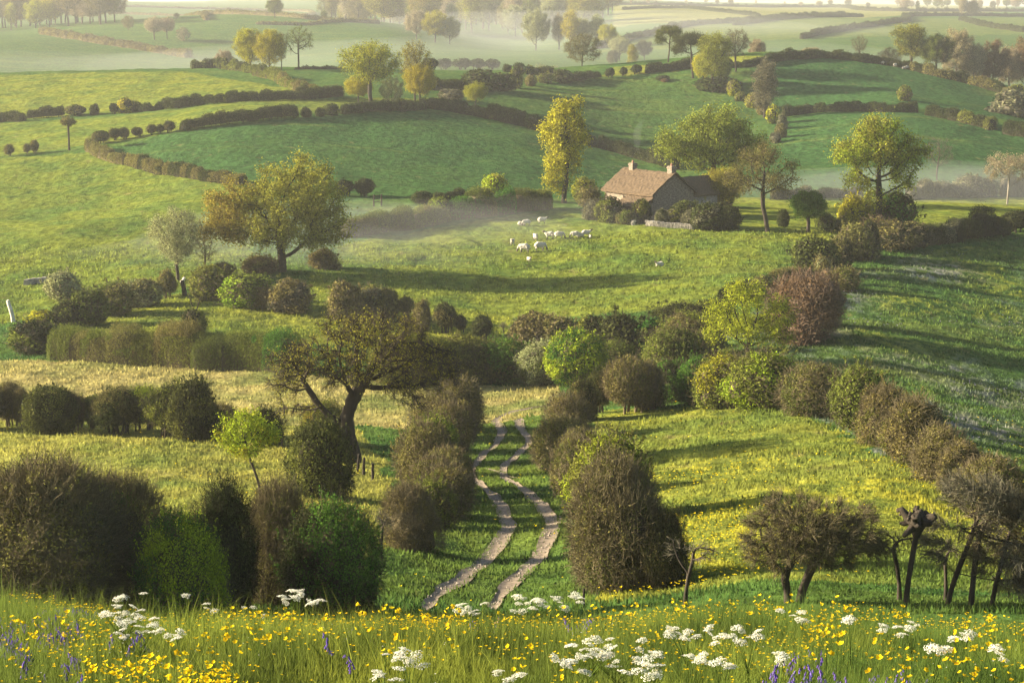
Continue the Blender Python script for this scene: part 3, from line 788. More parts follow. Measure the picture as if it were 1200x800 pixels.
rng = np.random.default_rng(11)
n = 230000                                                     # tall meadow grass on the near brow
y = rng.uniform(11.5, 24, n); x = rng.uniform(-1, 1, n) * (.285 * y + 2.0)
den = .55 + .9 * vnoise(x / .55, y / .55, 41) + .5 * vnoise(x / 1.9, y / 1.9, 42); k = rng.random(n) < den + .25
x, y = x[k], y[k]; n = len(x)
h = np.clip(rng.normal(.27, .08, n) * (1 + .7 * vnoise(x / .8, y / .8, 43) + .9 * vnoise(x / 2.6, y / 2.2, 44)), .06, .62)
grass_object('meadow_grass', n, x, y, h, rng.uniform(.005, .010, n), 'tall wild grass of the flowery meadow at the front', 1, .45)
n = 5200                                                       # tall seeding stalks in loose stands on the brow
y = rng.uniform(14, 24, n); x = rng.uniform(-1, 1, n) * (.285 * y + 2.0); k = rng.random(n) < 1.6 * (vnoise(x / 1.5, y / 1.6, 47) + .08); x, y = x[k], y[k]; n = len(x)
grass_object('seed_grass', n, x, y, rng.uniform(.42, .78, n), rng.uniform(.005, .009, n), 'tall thin seeding grass stalks standing above the front meadow', 7, .3)
n = 300000                                                     # rough pasture down to the hedges
y = np.exp(rng.uniform(math.log(38), math.log(215), n)); u = rng.uniform(-120, 1320, n); x = (u - 600) / F * y * 1.02
k = (rutdist(x, y) > .03) & (rng.random(n) < .6 + .9 * vnoise(x / 2.3, y / 3.1, 51)); x, y = x[k], y[k]; n = len(x)
h = (.085 + .0008 * y) * rng.uniform(.4, 1.5, n) * (1 + .8 * vnoise(x / 2.6, y / 3.4, 52))
grass_object('pasture_grass', n, x, y, h, (.014 + .0007 * y) * rng.uniform(.8, 1.6, n), 'rough tufted grass of the lane banks and lower pastures', 2, .5, 2)

ex, ey, eh = [], [], []                                       # grass creeping over the edges of the ruts
for c, wd in RUTW:
    m = int(len(c) * .18 * 170); i = rng.integers(0, len(c), m); t = norm(np.gradient(c, axis=0))[i]
    o = np.sign(rng.uniform(-1, 1, m)) * (wd * .5 + rng.normal(.04, .06, m)); mid = rng.random(m) < .015; o[mid] *= rng.random(mid.sum())
    ex.append(c[i, 0] - t[:, 1] * o + rng.normal(0, .05, m)); ey.append(c[i, 1] + t[:, 0] * o + rng.normal(0, .09, m)); eh.append(rng.uniform(.03, .11, m))
ex, ey, eh = map(np.concatenate, (ex, ey, eh)); k = rng.random(len(ex)) < .55 + 1.3 * vnoise(ex / .9, ey / .9, 66); ex, ey, eh = ex[k], ey[k], eh[k]
grass_object('verge_grass', len(ex), ex, ey, eh, rng.uniform(.015, .035, len(ex)), 'short grass creeping over the edges of the wheel ruts', 3, .6, 2)
ss = MB()                                                     # loose stones lying in the ruts
for c, wd in RUTW:
    m = int(len(c) * .18 * 5); i = rng.integers(0, len(c), m); q = c[i] + rng.normal(0, wd * .22, (m, 2)); z = ground(q[:, 0], q[:, 1])
    for x, y, zz in zip(q[:, 0], q[:, 1], z):
        r = rng.uniform(.012, .045); V = np.array([(1, 0, 0), (-1, 0, 0), (0, 1, 0), (0, -1, 0), (0, 0, .8), (0, 0, -.8)]) * r * rng.uniform(.6, 1.3, (6, 1)) + (x, y, zz + .01)
        ss.add(V, [(0, 2, 4), (2, 1, 4), (1, 3, 4), (3, 0, 4), (2, 0, 5), (1, 2, 5), (3, 1, 5), (0, 3, 5)])
STONES = rough_mat('track_stones', (.17, .14, .11), (.34, .29, .24), 9, 0)
tag(link('gravel', ss.mesh('gravel', [STONES])), 'small loose stones lying in the wheel ruts of the lane', 'gravel', kind='stuff')
# ================================================================ vegetation of the valley
HAZE = .00014; SKY = .055; SUN = 5.0
rb = np.random.default_rng(99)
def bush(u, v, w, h, kind, label, stem=False, group=None, D=None, var=None, cat='bush', lod=None):
    p = PD(u, D) if D else P(u, v, 21)
    s = mpp(p); W, H = w * s * (1.10 if 48 < p[1] < 170 else 1.04), h * s * rb.uniform(.95, 1.06)
    c = np.array([p[0], p[1] + .3 * W, 0]); c[2] = float(ground(c[0], c[1]))
    z = min(p[2], c[2]) if D is None else c[2]
    d = p[1]; l = lod if lod is not None else (0 if d < 56 else 1 if d < 135 or max(w, h) > 54 else 2 if d < 330 else 3)
    fo, br = bush_lib(kind, l, int(rb.integers(3)) if var is None else var, stem)
    rz = rb.uniform(0, 6.28)
    if br is not None:
        o = empty('bush', (c[0], c[1], z - .03), rz, (W, W, H * 1.03)); link('foliage', fo, o); link('branches', br, o)
    else: o = link('bush', fo, None, (c[0], c[1], z - .03), rz, (W, W, H * 1.03))
    return tag(o, label, cat, group)

hseed = [100]
def hedge(pix, h, kind, label, w=None, scal=.3, gap=0., dens=1.5, blen=None, dmin=21, group=None, cat='hedge', leaf=None, twigs=1.):
    q = np.array([P(u, v, dmin) for u, v in pix]); s = np.mean([mpp(p) for p in q])
    H = h * s; w = w or max(1.1, H * .95)
    n = max(6, int(np.linalg.norm(np.diff(q[:, :2], axis=0), axis=1).sum() / 1.5))
    c, L = spline(q[:, :2], n); pts = np.column_stack([c, ground(c[:, 0], c[:, 1])])
    lf = leaf or max(.07, 1.5 * s)
    hseed[0] += 1
    me = hedge_mesh(pts, H, w, kind, hseed[0], lf, dens, scal, gap, blen, twigs)
    return tag(link('hedge', me, None, pts[0]), label, cat, group)

# ---- upper left: gappy dark hedges
g1 = 'clipped dark hedges and bushes along the lit upper left fields'
hedge([(-60, 146), (0, 143), (28, 142)], 12, 'dark', 'clipped dark hedge block at the left edge under the sunlit upper field', scal=.15, group=g1)
hedge([(33, 140), (56, 138), (76, 136)], 12, 'dark', 'gappy dark hedge of merged stems just right of the clipped end block', gap=.18, group=g1)
bush(87, 137, 22, 13, 'dark+brown', 'low dark bush at the right end of the gappy hedge under the upper field', True)
bush(110, 135, 11, 12, 'dark', 'small upright dark bush alone in the hedge gap under the upper field')
bush(133, 134, 10, 12, 'dark', 'small dark bush touching the yellow topped bush under the upper field', True)
bush(146, 133, 18, 17, 'gold+dark', 'dark bush with a bright yellow top in the upper left hedge line')
hedge([(158, 131), (176, 130), (192, 128)], 10, 'dark', 'low dark hedge right of the yellow topped bush', scal=.5, group=g1)
hedge([(190, 128), (212, 127), (236, 124), (262, 121)], 12, 'dark', 'scalloped dark hedge of round bushes below the upper field crest', scal=.55, gap=.12, group=g1)
hedge([(263, 121), (300, 119), (345, 117), (372, 116)], 13, 'dark', 'dark hedge with small gaps running towards the big field oak', scal=.4, gap=.1, group=g1)
hedge([(345, 116), (372, 115), (402, 113)], 13, 'dark', 'solid dark hedge block ending beneath the big hilltop oak', scal=.2)
for k, (u, v, w, h, lab) in enumerate([
    (10, 184, 10, 13, 'tiny bush by the left edge, lowest of the left slope row'), (31, 181, 7, 12, 'thin small bush second along the left slope row'), (40, 180, 9, 15, 'small twiggy bush third along the left slope row'),
    (117, 169, 19, 14, 'dark leggy bush at the lower end of the second hedge row'), (134, 165, 13, 14, 'leggy dark bush second up the second hedge row'), (145, 164, 11, 13, 'leggy dark bush third up the second hedge row'),
    (160, 161, 12, 11, 'small dark goblet shaped bush midway up the second hedge row'), (177, 159, 10, 12, 'thin leggy sapling bush after the goblet shaped bush'),
    (188, 157, 9, 11, 'smallest leggy bush before the hedge block'), (198, 156, 13, 14, 'dark leggy bush touching the start of the long hedge block')]):
    bush(u, v, w, h, 'dark+brown' if k > 2 else 'brown', lab, True, 'small leggy bushes on the left hill')
hedge([(212, 155), (232, 150), (258, 147), (266, 146)], 14, 'dark', 'dark hedge block with see-through stems above the dark hill', scal=.35, gap=.18)
hedge([(258, 147), (280, 144), (312, 140), (350, 138)], 14, 'dark', 'long dark leggy hedge along the crest of the dark hill', scal=.25, gap=.16)
bush(358, 138, 12, 12, 'dark', 'round dark bush just beyond the long leggy hedge')
bush(375, 137, 12, 10, 'dark', 'low round dark bush left of its taller neighbour')
bush(388, 136, 17, 14, 'dark', 'larger round dark bush at the hedge gap on the dark hill crest')
hedge([(104, 177), (128, 188), (150, 193)], 13, 'brown', 'brownish hedge start climbing down from the small dead tree', scal=.45)
hedge([(150, 193), (178, 201), (208, 206), (245, 212), (262, 214), (285, 217)], 14, 'dark+brown', 'brown hedge falling to the big spreading oak', scal=.3)
hedge([(225, 81), (245, 80), (268, 82), (298, 86)], 10, 'dark+olive', 'trimmed dark hedge under the pair of yellow round trees', scal=.15)
hedge([(298, 88), (314, 92), (328, 96)], 13, 'olive', 'olive hedge corner below the yellow round trees', scal=.3)
hedge([(328, 97), (345, 104), (360, 110), (372, 113)], 12, 'brown+olive', 'brown hedge dropping from the yellow trees to the lower hedge', scal=.5)
hedge([(345, 82), (372, 81), (402, 81)], 3.5, 'dark', 'thin low hedge at the foot of the bare green tree', scal=.3)
# ---- centre crest
hedge([(402, 135), (420, 133), (466, 130)], 14, 'dark', 'dark clipped hedge on the dark hill under the big hilltop oak', scal=.2, gap=.1)
hedge([(468, 131), (484, 129), (500, 128)], 12, 'dark', 'short dark hedge between the oak hedge and the long falling hedge', scal=.2)
hedge([(500, 127), (530, 131), (558, 136), (590, 143), (618, 149)], 14, 'dark', 'long dark hedge falling across the hill, upper stretch', scal=.15)
hedge([(618, 149), (650, 159), (680, 168), (700, 173)], 14, 'dark', 'long dark hedge falling across the hill, stretch behind the tall yellow tree', scal=.15)
hedge([(700, 173), (725, 179), (752, 187), (792, 199)], 14, 'dark', 'long dark hedge falling to the cottage chimney', scal=.15)
for u, w, lab in [(505, 16, 'dark leggy bush beside the brown twin of the hilltop oak'), (520, 17, 'dark leggy bush second in the crest row right of the hilltop oak'), (541, 22, 'wide dark leggy bush third in the crest row right of the hilltop oak'),
               (560, 17, 'dark leggy bush fourth in the crest row right of the hilltop oak'), (577, 16, 'rounded dark leggy bush last in the crest row, before the gap')]:
    bush(u, 82, w, 12, 'dark', lab, True, 'leggy dark bushes on the centre crest')
bush(595, 85, 12, 9, 'dark', 'square dark bush starting the hedge above the brown scrub')
bush(608, 87, 15, 12, 'green+dark', 'green tinged bush between square dark bushes on the centre crest')
hedge([(616, 87), (640, 88), (648, 89)], 10, 'dark+olive', 'dark hedge block above the brown scrub on the centre crest', scal=.2)
bush(562, 108, 40, 24, 'dark', 'big dark blackthorn mound on the hill behind the golden shrub')
bush(590, 107, 30, 20, 'dark', 'dark mound joined to the right flank of the blackthorn mound')
bush(605, 104, 16, 23, 'olive+dark', 'upright dark olive bush beside the blackthorn mounds')
bush(622, 101, 14, 12, 'brown', 'small brown scrub bush below the crest hedge')
bush(638, 98, 18, 11, 'brown+olive', 'low brown olive scrub bush below the square crest hedge')
hedge([(505, 106), (525, 106), (545, 105)], 13, 'dark', 'dark hedge in front of the bright green crest field', scal=.2)
bush(528, 118, 28, 12, 'grey', 'low dull mound above the long falling hedge')
bush(660, 98, 26, 15, 'dark', 'round dark bush left end of the row under the lit ridge')
hedge([(672, 97), (688, 94), (703, 92)], 10, 'dark', 'dark leggy hedge under the lit ridge strip', scal=.4, gap=.2)
for u, v, w, lab in [(715, 92, 11, 'small round dark bush first of three below the lit ridge'), (731, 90, 9, 'smallest leggy dark bush second of three below the lit ridge'), (746, 88, 13, 'dark boxy bush third of three below the lit ridge')]:
    bush(u, v, w, 11, 'dark', lab, True, 'three small bushes below the lit ridge')
hedge([(756, 86), (778, 84), (800, 81), (812, 80)], 10, 'dark', 'dark clipped hedge running to the olive tree on the right ridge', scal=.2)
bush(777, 95, 15, 6, 'dark', 'low dark dome shaped bush alone on the hill below the ridge hedge')
bush(779, 96.5, 8, 4, 'russet', 'tiny rusty orange bush in front of the low dark dome')
hedge([(845, 80), (870, 79), (898, 76)], 9, 'dark', 'low dark hedge behind the twin ridge trees', scal=.3)
# ---- right hills
hedge([(896, 75), (918, 71), (945, 69), (965, 68)], 11, 'dark', 'dark hedge along the top of the right hill, left stretch', scal=.1)
hedge([(965, 68), (1000, 71), (1035, 76), (1068, 82)], 10, 'dark', 'dark hedge along the top of the right hill under the bare twin trees', scal=.2)
hedge([(1068, 82), (1100, 90), (1130, 97), (1160, 105), (1200, 116), (1250, 128)], 11, 'dark+brown', 'brown dark hedge running down the right hill to the picture edge', scal=.3)
hedge([(1120, 83), (1150, 83), (1182, 85)], 4, 'dark', 'low dark hedge beneath the russet woodland', scal=.3)
hedge([(915, 137), (945, 133), (985, 131), (1010, 130)], 11, 'dark', 'dark hedge across the right hill above the tall green tree, left half', scal=.15)
hedge([(1010, 130), (1040, 131), (1076, 132)], 11, 'dark', 'dark hedge across the right hill ending at a field gate gap', scal=.15)
bush(1061, 119, 16, 17, 'olive+brown', 'single round tan bush alone on the right hill pasture', False)
hedge([(1084, 135), (1098, 137), (1113, 139)], 13, 'dark', 'dark hedge block right of the field gate gap', scal=.3)
hedge([(1112, 140), (1130, 144), (1148, 148), (1165, 153)], 13, 'dark+olive', 'dark scalloped hedge continuing down the right hill', scal=.5)
hedge([(1175, 156), (1205, 161), (1260, 174)], 14, 'dark', 'dark hedge end at the right picture edge under the brown thicket', scal=.3)
bush(1192, 138, 50, 30, 'grey', 'dull leafless thicket at the right edge of the upper hills')
bush(1193, 112, 16, 12, 'gold+olive', 'small yellow green bush in the right hill hedge')
for u, v, w, h, kd, lab in [(843, 108, 50, 17, 'dark', 'dark bramble bush at the foot of the olive ridge tree'), (860, 113, 15, 18, 'brown+gold', 'orange brown bush first below the olive ridge tree'),
    (868, 119, 13, 11, 'olive', 'low yellowish bush second in the bushy hill boundary'), (883, 127, 17, 17, 'brown+gold', 'gold brown bush midway down the bushy hill boundary'),
    (896, 135, 15, 14, 'brown', 'brown bush below the gold brown one on the hill boundary'), (906, 145, 15, 20, 'gold+olive', 'golden green bush in the hill boundary above the pale olive tree'),
    (917, 152, 12, 16, 'grey', 'grey brown bush at the bend of the hill boundary'), (915, 162, 13, 15, 'brown', 'brown bush just above the lowest hill boundary bush'), (909, 168, 13, 12, 'grey', 'lowest grey bush of the hill boundary')]:
    bush(u, v, w, h, kd, lab, False, 'bushes of the falling hill boundary')
# ---- foot of the right hill
hedge([(905, 234), (935, 233), (962, 232), (1010, 232)], 13, 'dark+grey', 'dim hedge behind the clipped round tree at the hill foot', scal=.4)
hedge([(1062, 234), (1080, 233), (1110, 231), (1125, 231)], 17, 'grey', 'dim grey hedge at the misty hill foot right of the tall green tree', scal=.45)
bush(1140, 232, 40, 24, 'grey', 'large rounded grey bush at the misty foot of the right hill')
bush(1160, 231, 22, 20, 'grey+pale', 'smaller pale grey bush beside the bare pinkish tree')
hedge([(1172, 230), (1205, 229), (1260, 229)], 24, 'grey', 'tall grey hedge at the right edge behind the sunlit strip', scal=.35)
# ---- hedge round the sheep field, right side
hedge([(1068, 284), (1090, 286), (1100, 284)], 24, 'olive+dark', 'dark olive hedge piece right of the ivy clad bush', scal=.45)
hedge([(1092, 284), (1108, 284), (1125, 283)], 25, 'dark+grey', 'dark hedge clump in front of the sunlit right strip', scal=.5)
hedge([(1122, 281), (1140, 279), (1158, 277), (1176, 275)], 28, 'dark', 'tall dark leggy hedge clump along the sunlit right strip', scal=.4, gap=.12)
bush(1192, 273, 30, 24, 'dark', 'dark bush at the right edge beyond the hedge gap', True)
bush(1050, 295, 52, 30, 'brown+dark', 'dark brown bush at the hedge corner below the tall green tree')
bush(1030, 290, 42, 32, 'russet+bronze', 'rusty brown bush at the foot of the tall green tree')
bush(1003, 306, 46, 38, 'brown', 'brown rounded bush on the bend of the sheep field hedge')
bush(1020, 302, 22, 40, 'dark', 'dark upright bush standing in the sheep field hedge')
bush(985, 316, 28, 34, 'brown+dark', 'brown dark bush next to the big dark hedge bush')
bush(958, 322, 52, 42, 'dark+olive', 'big dark rounded bush in the sheep field hedge')
bush(1070, 290, 40, 26, 'brown+dark', 'reddish dark bush right of the hedge corner')
hedge([(948, 330), (925, 333), (905, 337)], 20, 'dark+brown', 'dark hedge stretch right of the winding cattle path', scal=.4)
hedge([(905, 337), (885, 342), (862, 350), (845, 357)], 18, 'dark', 'dark low hedge curving behind the lime green tree', scal=.3)
bush(966, 332, 20, 28, 'brown+pale', 'pale brown upright bush above the russet shrub')
# ---- left of and behind the sheep field
hedge([(400, 278), (425, 275), (445, 272)], 22, 'olive+brown', 'rounded olive hedge nearest the big spreading oak', scal=.35)
hedge([(430, 274), (452, 270), (484, 268)], 24, 'olive', 'yellow topped hedge block left of the misty sheep field', scal=.3)
hedge([(484, 268), (505, 263), (526, 258)], 24, 'brown+olive', 'brown hedge stretch behind the mist at the sheep field edge', scal=.4)
bush(515, 258, 26, 26, 'olive+lime', 'yellow green rounded bush rising out of the sheep field hedge')
hedge([(526, 257), (552, 254), (580, 251), (604, 249)], 28, 'olive+green', 'tall dark hedge with yellow tips behind the sheep', scal=.35)
hedge([(602, 248), (622, 246), (646, 245)], 26, 'brown+olive', 'russet topped hedge beside the tall yellow tree', scal=.3)
bush(580, 236, 30, 30, 'lime+gold', 'feathery yellow green shrub rising behind the tall hedge')
bush(495, 239, 24, 14, 'dark', 'dark bush starting the low back hedge left of the feathery shrub')
hedge([(506, 238), (535, 236), (568, 234)], 13, 'dark', 'low dark back hedge left of the feathery shrub', scal=.35)
bush(404, 230, 20, 18, 'dark', 'dark leggy bush peeping past the big spreading oak', True)
bush(427, 231, 21, 19, 'dark', 'dark round leggy bush standing alone right of the big spreading oak', True)
# ---- around the cottage
bush(690, 244, 24, 22, 'brown+olive', 'dim brown bush at the foot of the tall yellow tree')
bush(685, 236, 28, 26, 'olive+gold', 'olive yellow bush left of the cottage wall')
bush(696, 258, 22, 20, 'grey', 'grey brown bush left of the clipped round bush by the cottage')
bush(714, 261, 32, 27, 'olive+dark', 'large clipped round bush in front of the cottage wall')
bush(734, 263, 22, 15, 'olive+brown', 'small low olive shrub between the two clipped bushes by the cottage door')
bush(805, 262, 34, 26, 'dark+olive', 'dark shrub hiding the right foot of the cottage gable')
bush(752, 262, 21, 26, 'olive+dark', 'clipped upright bush right beside the cottage door')
bush(790, 262, 34, 16, 'olive+grey', 'flat topped shrub in front of the cottage gable')
bush(776, 264, 16, 18, 'grey+dark', 'small grey shrub between the clipped door bush and the gable shrub')
bush(812, 266, 24, 18, 'grey', 'small grey shrub below the cottage gable')
bush(832, 270, 40, 31, 'dark+grey', 'big dark boxy bush right of the cottage gable')
bush(856, 270, 24, 28, 'dark', 'dark upright bush beside the brown oak trunk')
bush(842, 244, 36, 18, 'russet+olive', 'orange tinged bush beneath the yellow brown cottage tree')
bush(918, 266, 13, 19, 'dark', 'small dark bush left of the clipped round tree')
bush(968, 272, 22, 20, 'dark+olive', 'dark bush right of the clipped round tree')
bush(988, 272, 22, 16, 'olive', 'low olive bush left of the tall green tree')
bush(1003, 272, 36, 40, 'gold', 'yellow leafy bush at the left foot of the tall green tree')
bush(1052, 268, 46, 40, 'dark+green', 'dark ivy clad bush at the right foot of the tall green tree')
# ---- middle left
bush(195, 350, 22, 32, 'brown+olive', 'reddish brown bush below the pale grey green tree', True)
bush(244, 353, 42, 38, 'olive', 'olive rounded bush left of the big clipped green bush')
bush(266, 352, 26, 30, 'olive+brown', 'brown olive bush tucked behind the big clipped green bush')
bush(286, 362, 54, 38, 'olive+lime', 'big clipped bush with a bright yellow green left flank')
bush(307, 364, 16, 26, 'brown', 'thin brown bush at the right side of the big clipped green bush', True)
bush(340, 368, 43, 35, 'brown+grey', 'lone boxy brown bush below the big spreading oak')
bush(262, 330, 30, 20, 'brown', 'dim brown scrub between the pale tree and the big spreading oak')
bush(305, 322, 44, 20, 'brown+russet', 'russet scrub under the big spreading oak')
bush(378, 316, 34, 22, 'brown', 'brown scrub right of the big spreading oak trunk')
bush(70, 352, 42, 30, 'pale', 'pale silvery bush on the shaded left slope')
bush(48, 384, 32, 20, 'gold+olive', 'low yellow bush at the bend of the left hedge')
bush(75, 383, 34, 28, 'olive+dark', 'dark olive bush second from the left hedge bend')
bush(103, 382, 44, 38, 'olive', 'tall olive bush third from the left hedge bend')
bush(130, 370, 44, 34, 'brown+olive', 'brown olive bush fourth from the left hedge bend')
bush(162, 360, 46, 30, 'brown+pale', 'pale brown bush at the upper end of the left hedge')
bush(227, 392, 26, 28, 'olive+dark', 'round bush with two antler like dead twigs on the paddock')
bush(38, 414, 54, 34, 'olive+dark', 'big dark bush at the left end of the tall clipped hedge')
hedge([(62, 418), (84, 419), (112, 421), (140, 423), (170, 425)], 34, 'olive+brown', 'clipped brown hedge stretch right of the dark end bush', scal=.15, w=2.6)
hedge([(158, 424), (185, 426), (210, 428), (240, 431)], 40, 'olive+brown', 'tallest clipped hedge stretch with a yellow tipped top', scal=.12, w=2.8)
hedge([(226, 430), (262, 432), (300, 434), (348, 436)], 42, 'olive+green', 'clipped green hedge stretch ending behind the gnarled tree', scal=.08, w=2.8)
# ---- between sheep field and lane
bush(405, 378, 40, 42, 'brown', 'tall reddish bush behind the gnarled tree')
bush(430, 374, 40, 36, 'brown+grey', 'grey brown bush joined to the tall reddish bush')
bush(452, 372, 26, 30, 'brown', 'brown bush at the right end of the reddish clump')
bush(476, 372, 16, 22, 'brown', 'small round bush on a thin stem above the lane thicket', True)
bush(494, 388, 20, 34, 'brown', 'slim brown bush left of the dark pollard bush')
bush(521, 392, 24, 34, 'dark+brown', 'dark upright pollard bush on short stems', True)
bush(540, 390, 13, 20, 'dark', 'tiny lollipop bush right of the dark pollard bush', True)
bush(565, 399, 21, 29, 'dark', 'dark goblet shaped bush above the thicket', True)
bush(628, 412, 52, 40, 'brown', 'wide brown flat topped bush behind the bright green shrub')
bush(660, 412, 46, 36, 'brown+dark', 'dark brown flat topped bush joined to the wide brown one')
bush(696, 416, 40, 42, 'olive+dark', 'olive bush rising behind the bright green shrub')
bush(728, 418, 50, 44, 'dark', 'big dark bush in the middle of the sheep field lower hedge')
bush(765, 416, 46, 38, 'dark+green', 'dark green bush right of the big dark bush')
bush(800, 392, 62, 30, 'dark', 'long low dark bush above the olive thicket')
bush(470, 452, 66, 60, 'olive+brown', 'brown olive thicket bush behind the gnarled tree branches')
bush(510, 452, 60, 54, 'olive+brown', 'twiggy olive thicket bush left of the green thicket')
bush(548, 450, 62, 52, 'olive', 'broad olive thicket bush in the damp hollow')
bush(590, 449, 60, 46, 'green+olive', 'dark green thicket bush in the damp hollow')
bush(632, 452, 50, 50, 'pale+olive', 'pale twiggy thicket bush left of the bright green shrub')
bush(676, 452, 62, 58, 'lime+green', 'bright green leafy shrub glowing in the hollow above the lane')
bush(722, 432, 50, 30, 'olive', 'low olive bush behind the arched lane bush')
bush(790, 446, 62, 56, 'olive', 'large yellow olive bush above the dark green bushes')
bush(812, 420, 66, 48, 'olive+brown', 'brown topped olive bush left of the lime green tree')
bush(786, 472, 44, 46, 'green+dark', 'dark green bush at the left end of the buttercup meadow hedge')
bush(814, 474, 36, 52, 'green', 'deep green upright bush left of the yellow green hedge')
bush(850, 478, 62, 58, 'olive+gold', 'yellow green hedge bush below the lime green tree, left one')
bush(898, 480, 76, 60, 'olive+lime', 'wide yellow green hedge bush with a dark right end')
bush(955, 488, 62, 56, 'brown+olive', 'brown hedge bush between two green ones beside the meadow')
bush(1012, 504, 62, 68, 'olive', 'tall olive hedge bush beside the meadow')
bush(1040, 524, 54, 62, 'brown+olive', 'brown olive hedge bush right below the tall olive one')
bush(1074, 545, 64, 72, 'brown+olive', 'largest brown hedge bush on the curve of the meadow hedge')
bush(1105, 566, 56, 62, 'brown', 'brown hedge bush low on the meadow hedge')
bush(1130, 582, 56, 58, 'brown+dark', 'dark brown hedge bush at the lower end of the meadow hedge')
bush(1165, 605, 66, 60, 'brown+olive', 'last brown hedge bush before the picture edge')
bush(944, 404, 70, 72, 'russet', 'big rust coloured twiggy shrub beside the bluebell field')
bush(965, 384, 40, 60, 'russet+brown', 'smaller rust brown shrub behind the big rust coloured one')
# ---- row of leggy bushes at the straw field edge
for u, v, w, h, kd, st, lab in [(-25, 502, 50, 48, 'brown', True, 'brown leggy bush cut by the left picture edge'), (10, 500, 30, 46, 'brown', True, 'brown leggy bush first at the left of the straw field edge'), (24, 502, 16, 44, 'brown', True, 'narrow brown leggy bush against the dark wide bush'),
    (56, 508, 54, 52, 'dark+olive', False, 'dark wide bush in the row at the straw field edge'), (86, 505, 26, 42, 'olive+brown', True, 'thin see-through bush between two dark ones'),
    (108, 504, 22, 38, 'olive', True, 'thin yellowish bush on bare stems left of the dark stemmed bush'), (132, 510, 48, 52, 'dark+brown', True, 'dark bush on bare stems in the straw field row'), (168, 505, 36, 50, 'olive+lime', True, 'yellow green bush on thin stems beside the largest dark bush'),
    (196, 514, 50, 62, 'olive+dark', True, 'leaning olive bush merging into the largest dark bush'), (222, 518, 56, 70, 'dark+olive', False, 'largest dark bush of the straw field row'), (258, 508, 34, 32, 'brown+dark', False, 'low brown bush right of the largest dark bush'),
    (312, 522, 32, 40, 'dark', False, 'dark bush behind the bright yellow sapling')]:
    bush(u, v, w, h, kd, lab, st, 'bushes along the straw field edge')
# ---- lane hedges
gl = 'bushes lining the left of the lane'
for u, v, w, h, kd, lab in [(537, 506, 56, 52, 'brown+olive', 'pinkish brown bush at the top of the left lane hedge'), (512, 514, 48, 46, 'brown+olive', 'brown bush second from the top of the left lane hedge'),
    (528, 528, 46, 52, 'brown+olive', 'dull grey brown bush third down the left lane hedge'), (506, 540, 56, 48, 'olive+lime', 'yellow green topped bush in the left lane hedge'),
    (496, 572, 52, 66, 'brown+olive', 'brown bush below the yellow green topped one'), (524, 582, 50, 50, 'brown+olive', 'orange brown clipped bush at the lane bend'),
    (507, 588, 50, 48, 'brown+olive', 'brown olive bush inside the left lane hedge'), (523, 606, 52, 54, 'brown+olive', 'brown bush bulging over the lane grass'), (500, 620, 56, 54, 'olive+brown', 'olive brown bush near the bottom of the left lane hedge'),
    (478, 645, 56, 68, 'brown+grey', 'dull brown bush at the bottom of the left lane hedge')]:
    bush(u, v, w, h, kd, lab, False, gl)
gl = 'bushes lining the right of the lane'
for u, v, w, h, kd, st, lab in [(738, 486, 48, 62, 'brown+olive', True, 'arched brown bush on a thick stem beside the lane top'), (760, 480, 34, 50, 'brown+dark', False, 'dark reddish bush right of the arched brown bush'), (704, 484, 26, 46, 'dark+brown', True, 'narrow leggy bush left of the arched brown bush'),
    (684, 494, 34, 48, 'dark+brown', False, 'clipped dark bush with a lit top in the right lane hedge'), (664, 518, 42, 50, 'brown+olive', False, 'purple brown bush at the top bend of the right lane hedge'),
    (660, 552, 56, 60, 'brown+olive', False, 'twiggy brown bush in the middle of the right lane hedge'), (680, 556, 40, 52, 'brown+dark', False, 'dark brown bush right of the twiggy one'), (672, 582, 42, 62, 'brown+olive', False, 'tall brown bush left of the big front bush')]:
    bush(u, v, w, h, kd, lab, st, gl)
bush(716, 612, 84, 92, 'olive+lime', 'large yellow green bush with a dark right flank behind the big twiggy bush')
bush(722, 692, 94, 136, 'brown+olive', 'big twiggy grey brown bush in front of the right lane hedge', var=1)
bush(778, 690, 52, 88, 'dark+brown', 'dark ragged thorn bush leaning against the big twiggy bush', var=1)
# ---- front hedge on the left
bush(-70, 722, 170, 180, 'brown', 'brown twiggy mass beyond the left picture edge', D=39)
bush(42, 718, 176, 172, 'brown+grey', 'huge leafless bramble mound at the left front', D=38, var=0)
bush(140, 712, 92, 140, 'brown+green', 'brown bush with green leaves right of the bramble mound', D=40)
bush(208, 712, 96, 142, 'lime+green', 'bright green hawthorn bush in the front hedge', D=38)
bush(262, 716, 74, 152, 'dark', 'dark ivy bush right of the bright green hawthorn', D=41)
bush(325, 706, 76, 122, 'brown+olive', 'grey twiggy clipped bush in the front hedge', D=43)
bush(386, 706, 104, 122, 'green+dark', 'dark green clipped bush at the right end of the front hedge', D=42)
bush(374, 584, 66, 88, 'dark+olive', 'dark ivy covered stump behind the front hedge')
bush(378, 520, 48, 48, 'olive+bronze', 'yellow olive bush at the foot of the gnarled tree')


bush(836, 384, 44, 32, 'dark+olive', 'dark bush filling the hedge behind the lime green tree')
bush(905, 352, 46, 26, 'dark+brown', 'low dark bush in the hedge above the rust coloured shrub')
bush(990, 342, 34, 26, 'brown+olive', 'brown bush on the hedge line right of the rust coloured shrubs')
# ================================================================ trees
def tree(u, v, h, shape, kind, label, wide=1.0, D=None, group=None, rz=None, cat='tree', name='tree', **over):
    p = PD(u, D) if D else P(u, v, 21)
    H = h * mpp(p)
    return put_tree(p, H, tree_lib(shape, kind, **over), label, cat, group, rb.uniform(0, 6.28) if rz is None else rz, wide, name)

xl = lambda a, b: (lambda q: np.clip((q[:, 0] - a) / (b - a), 0, 1))
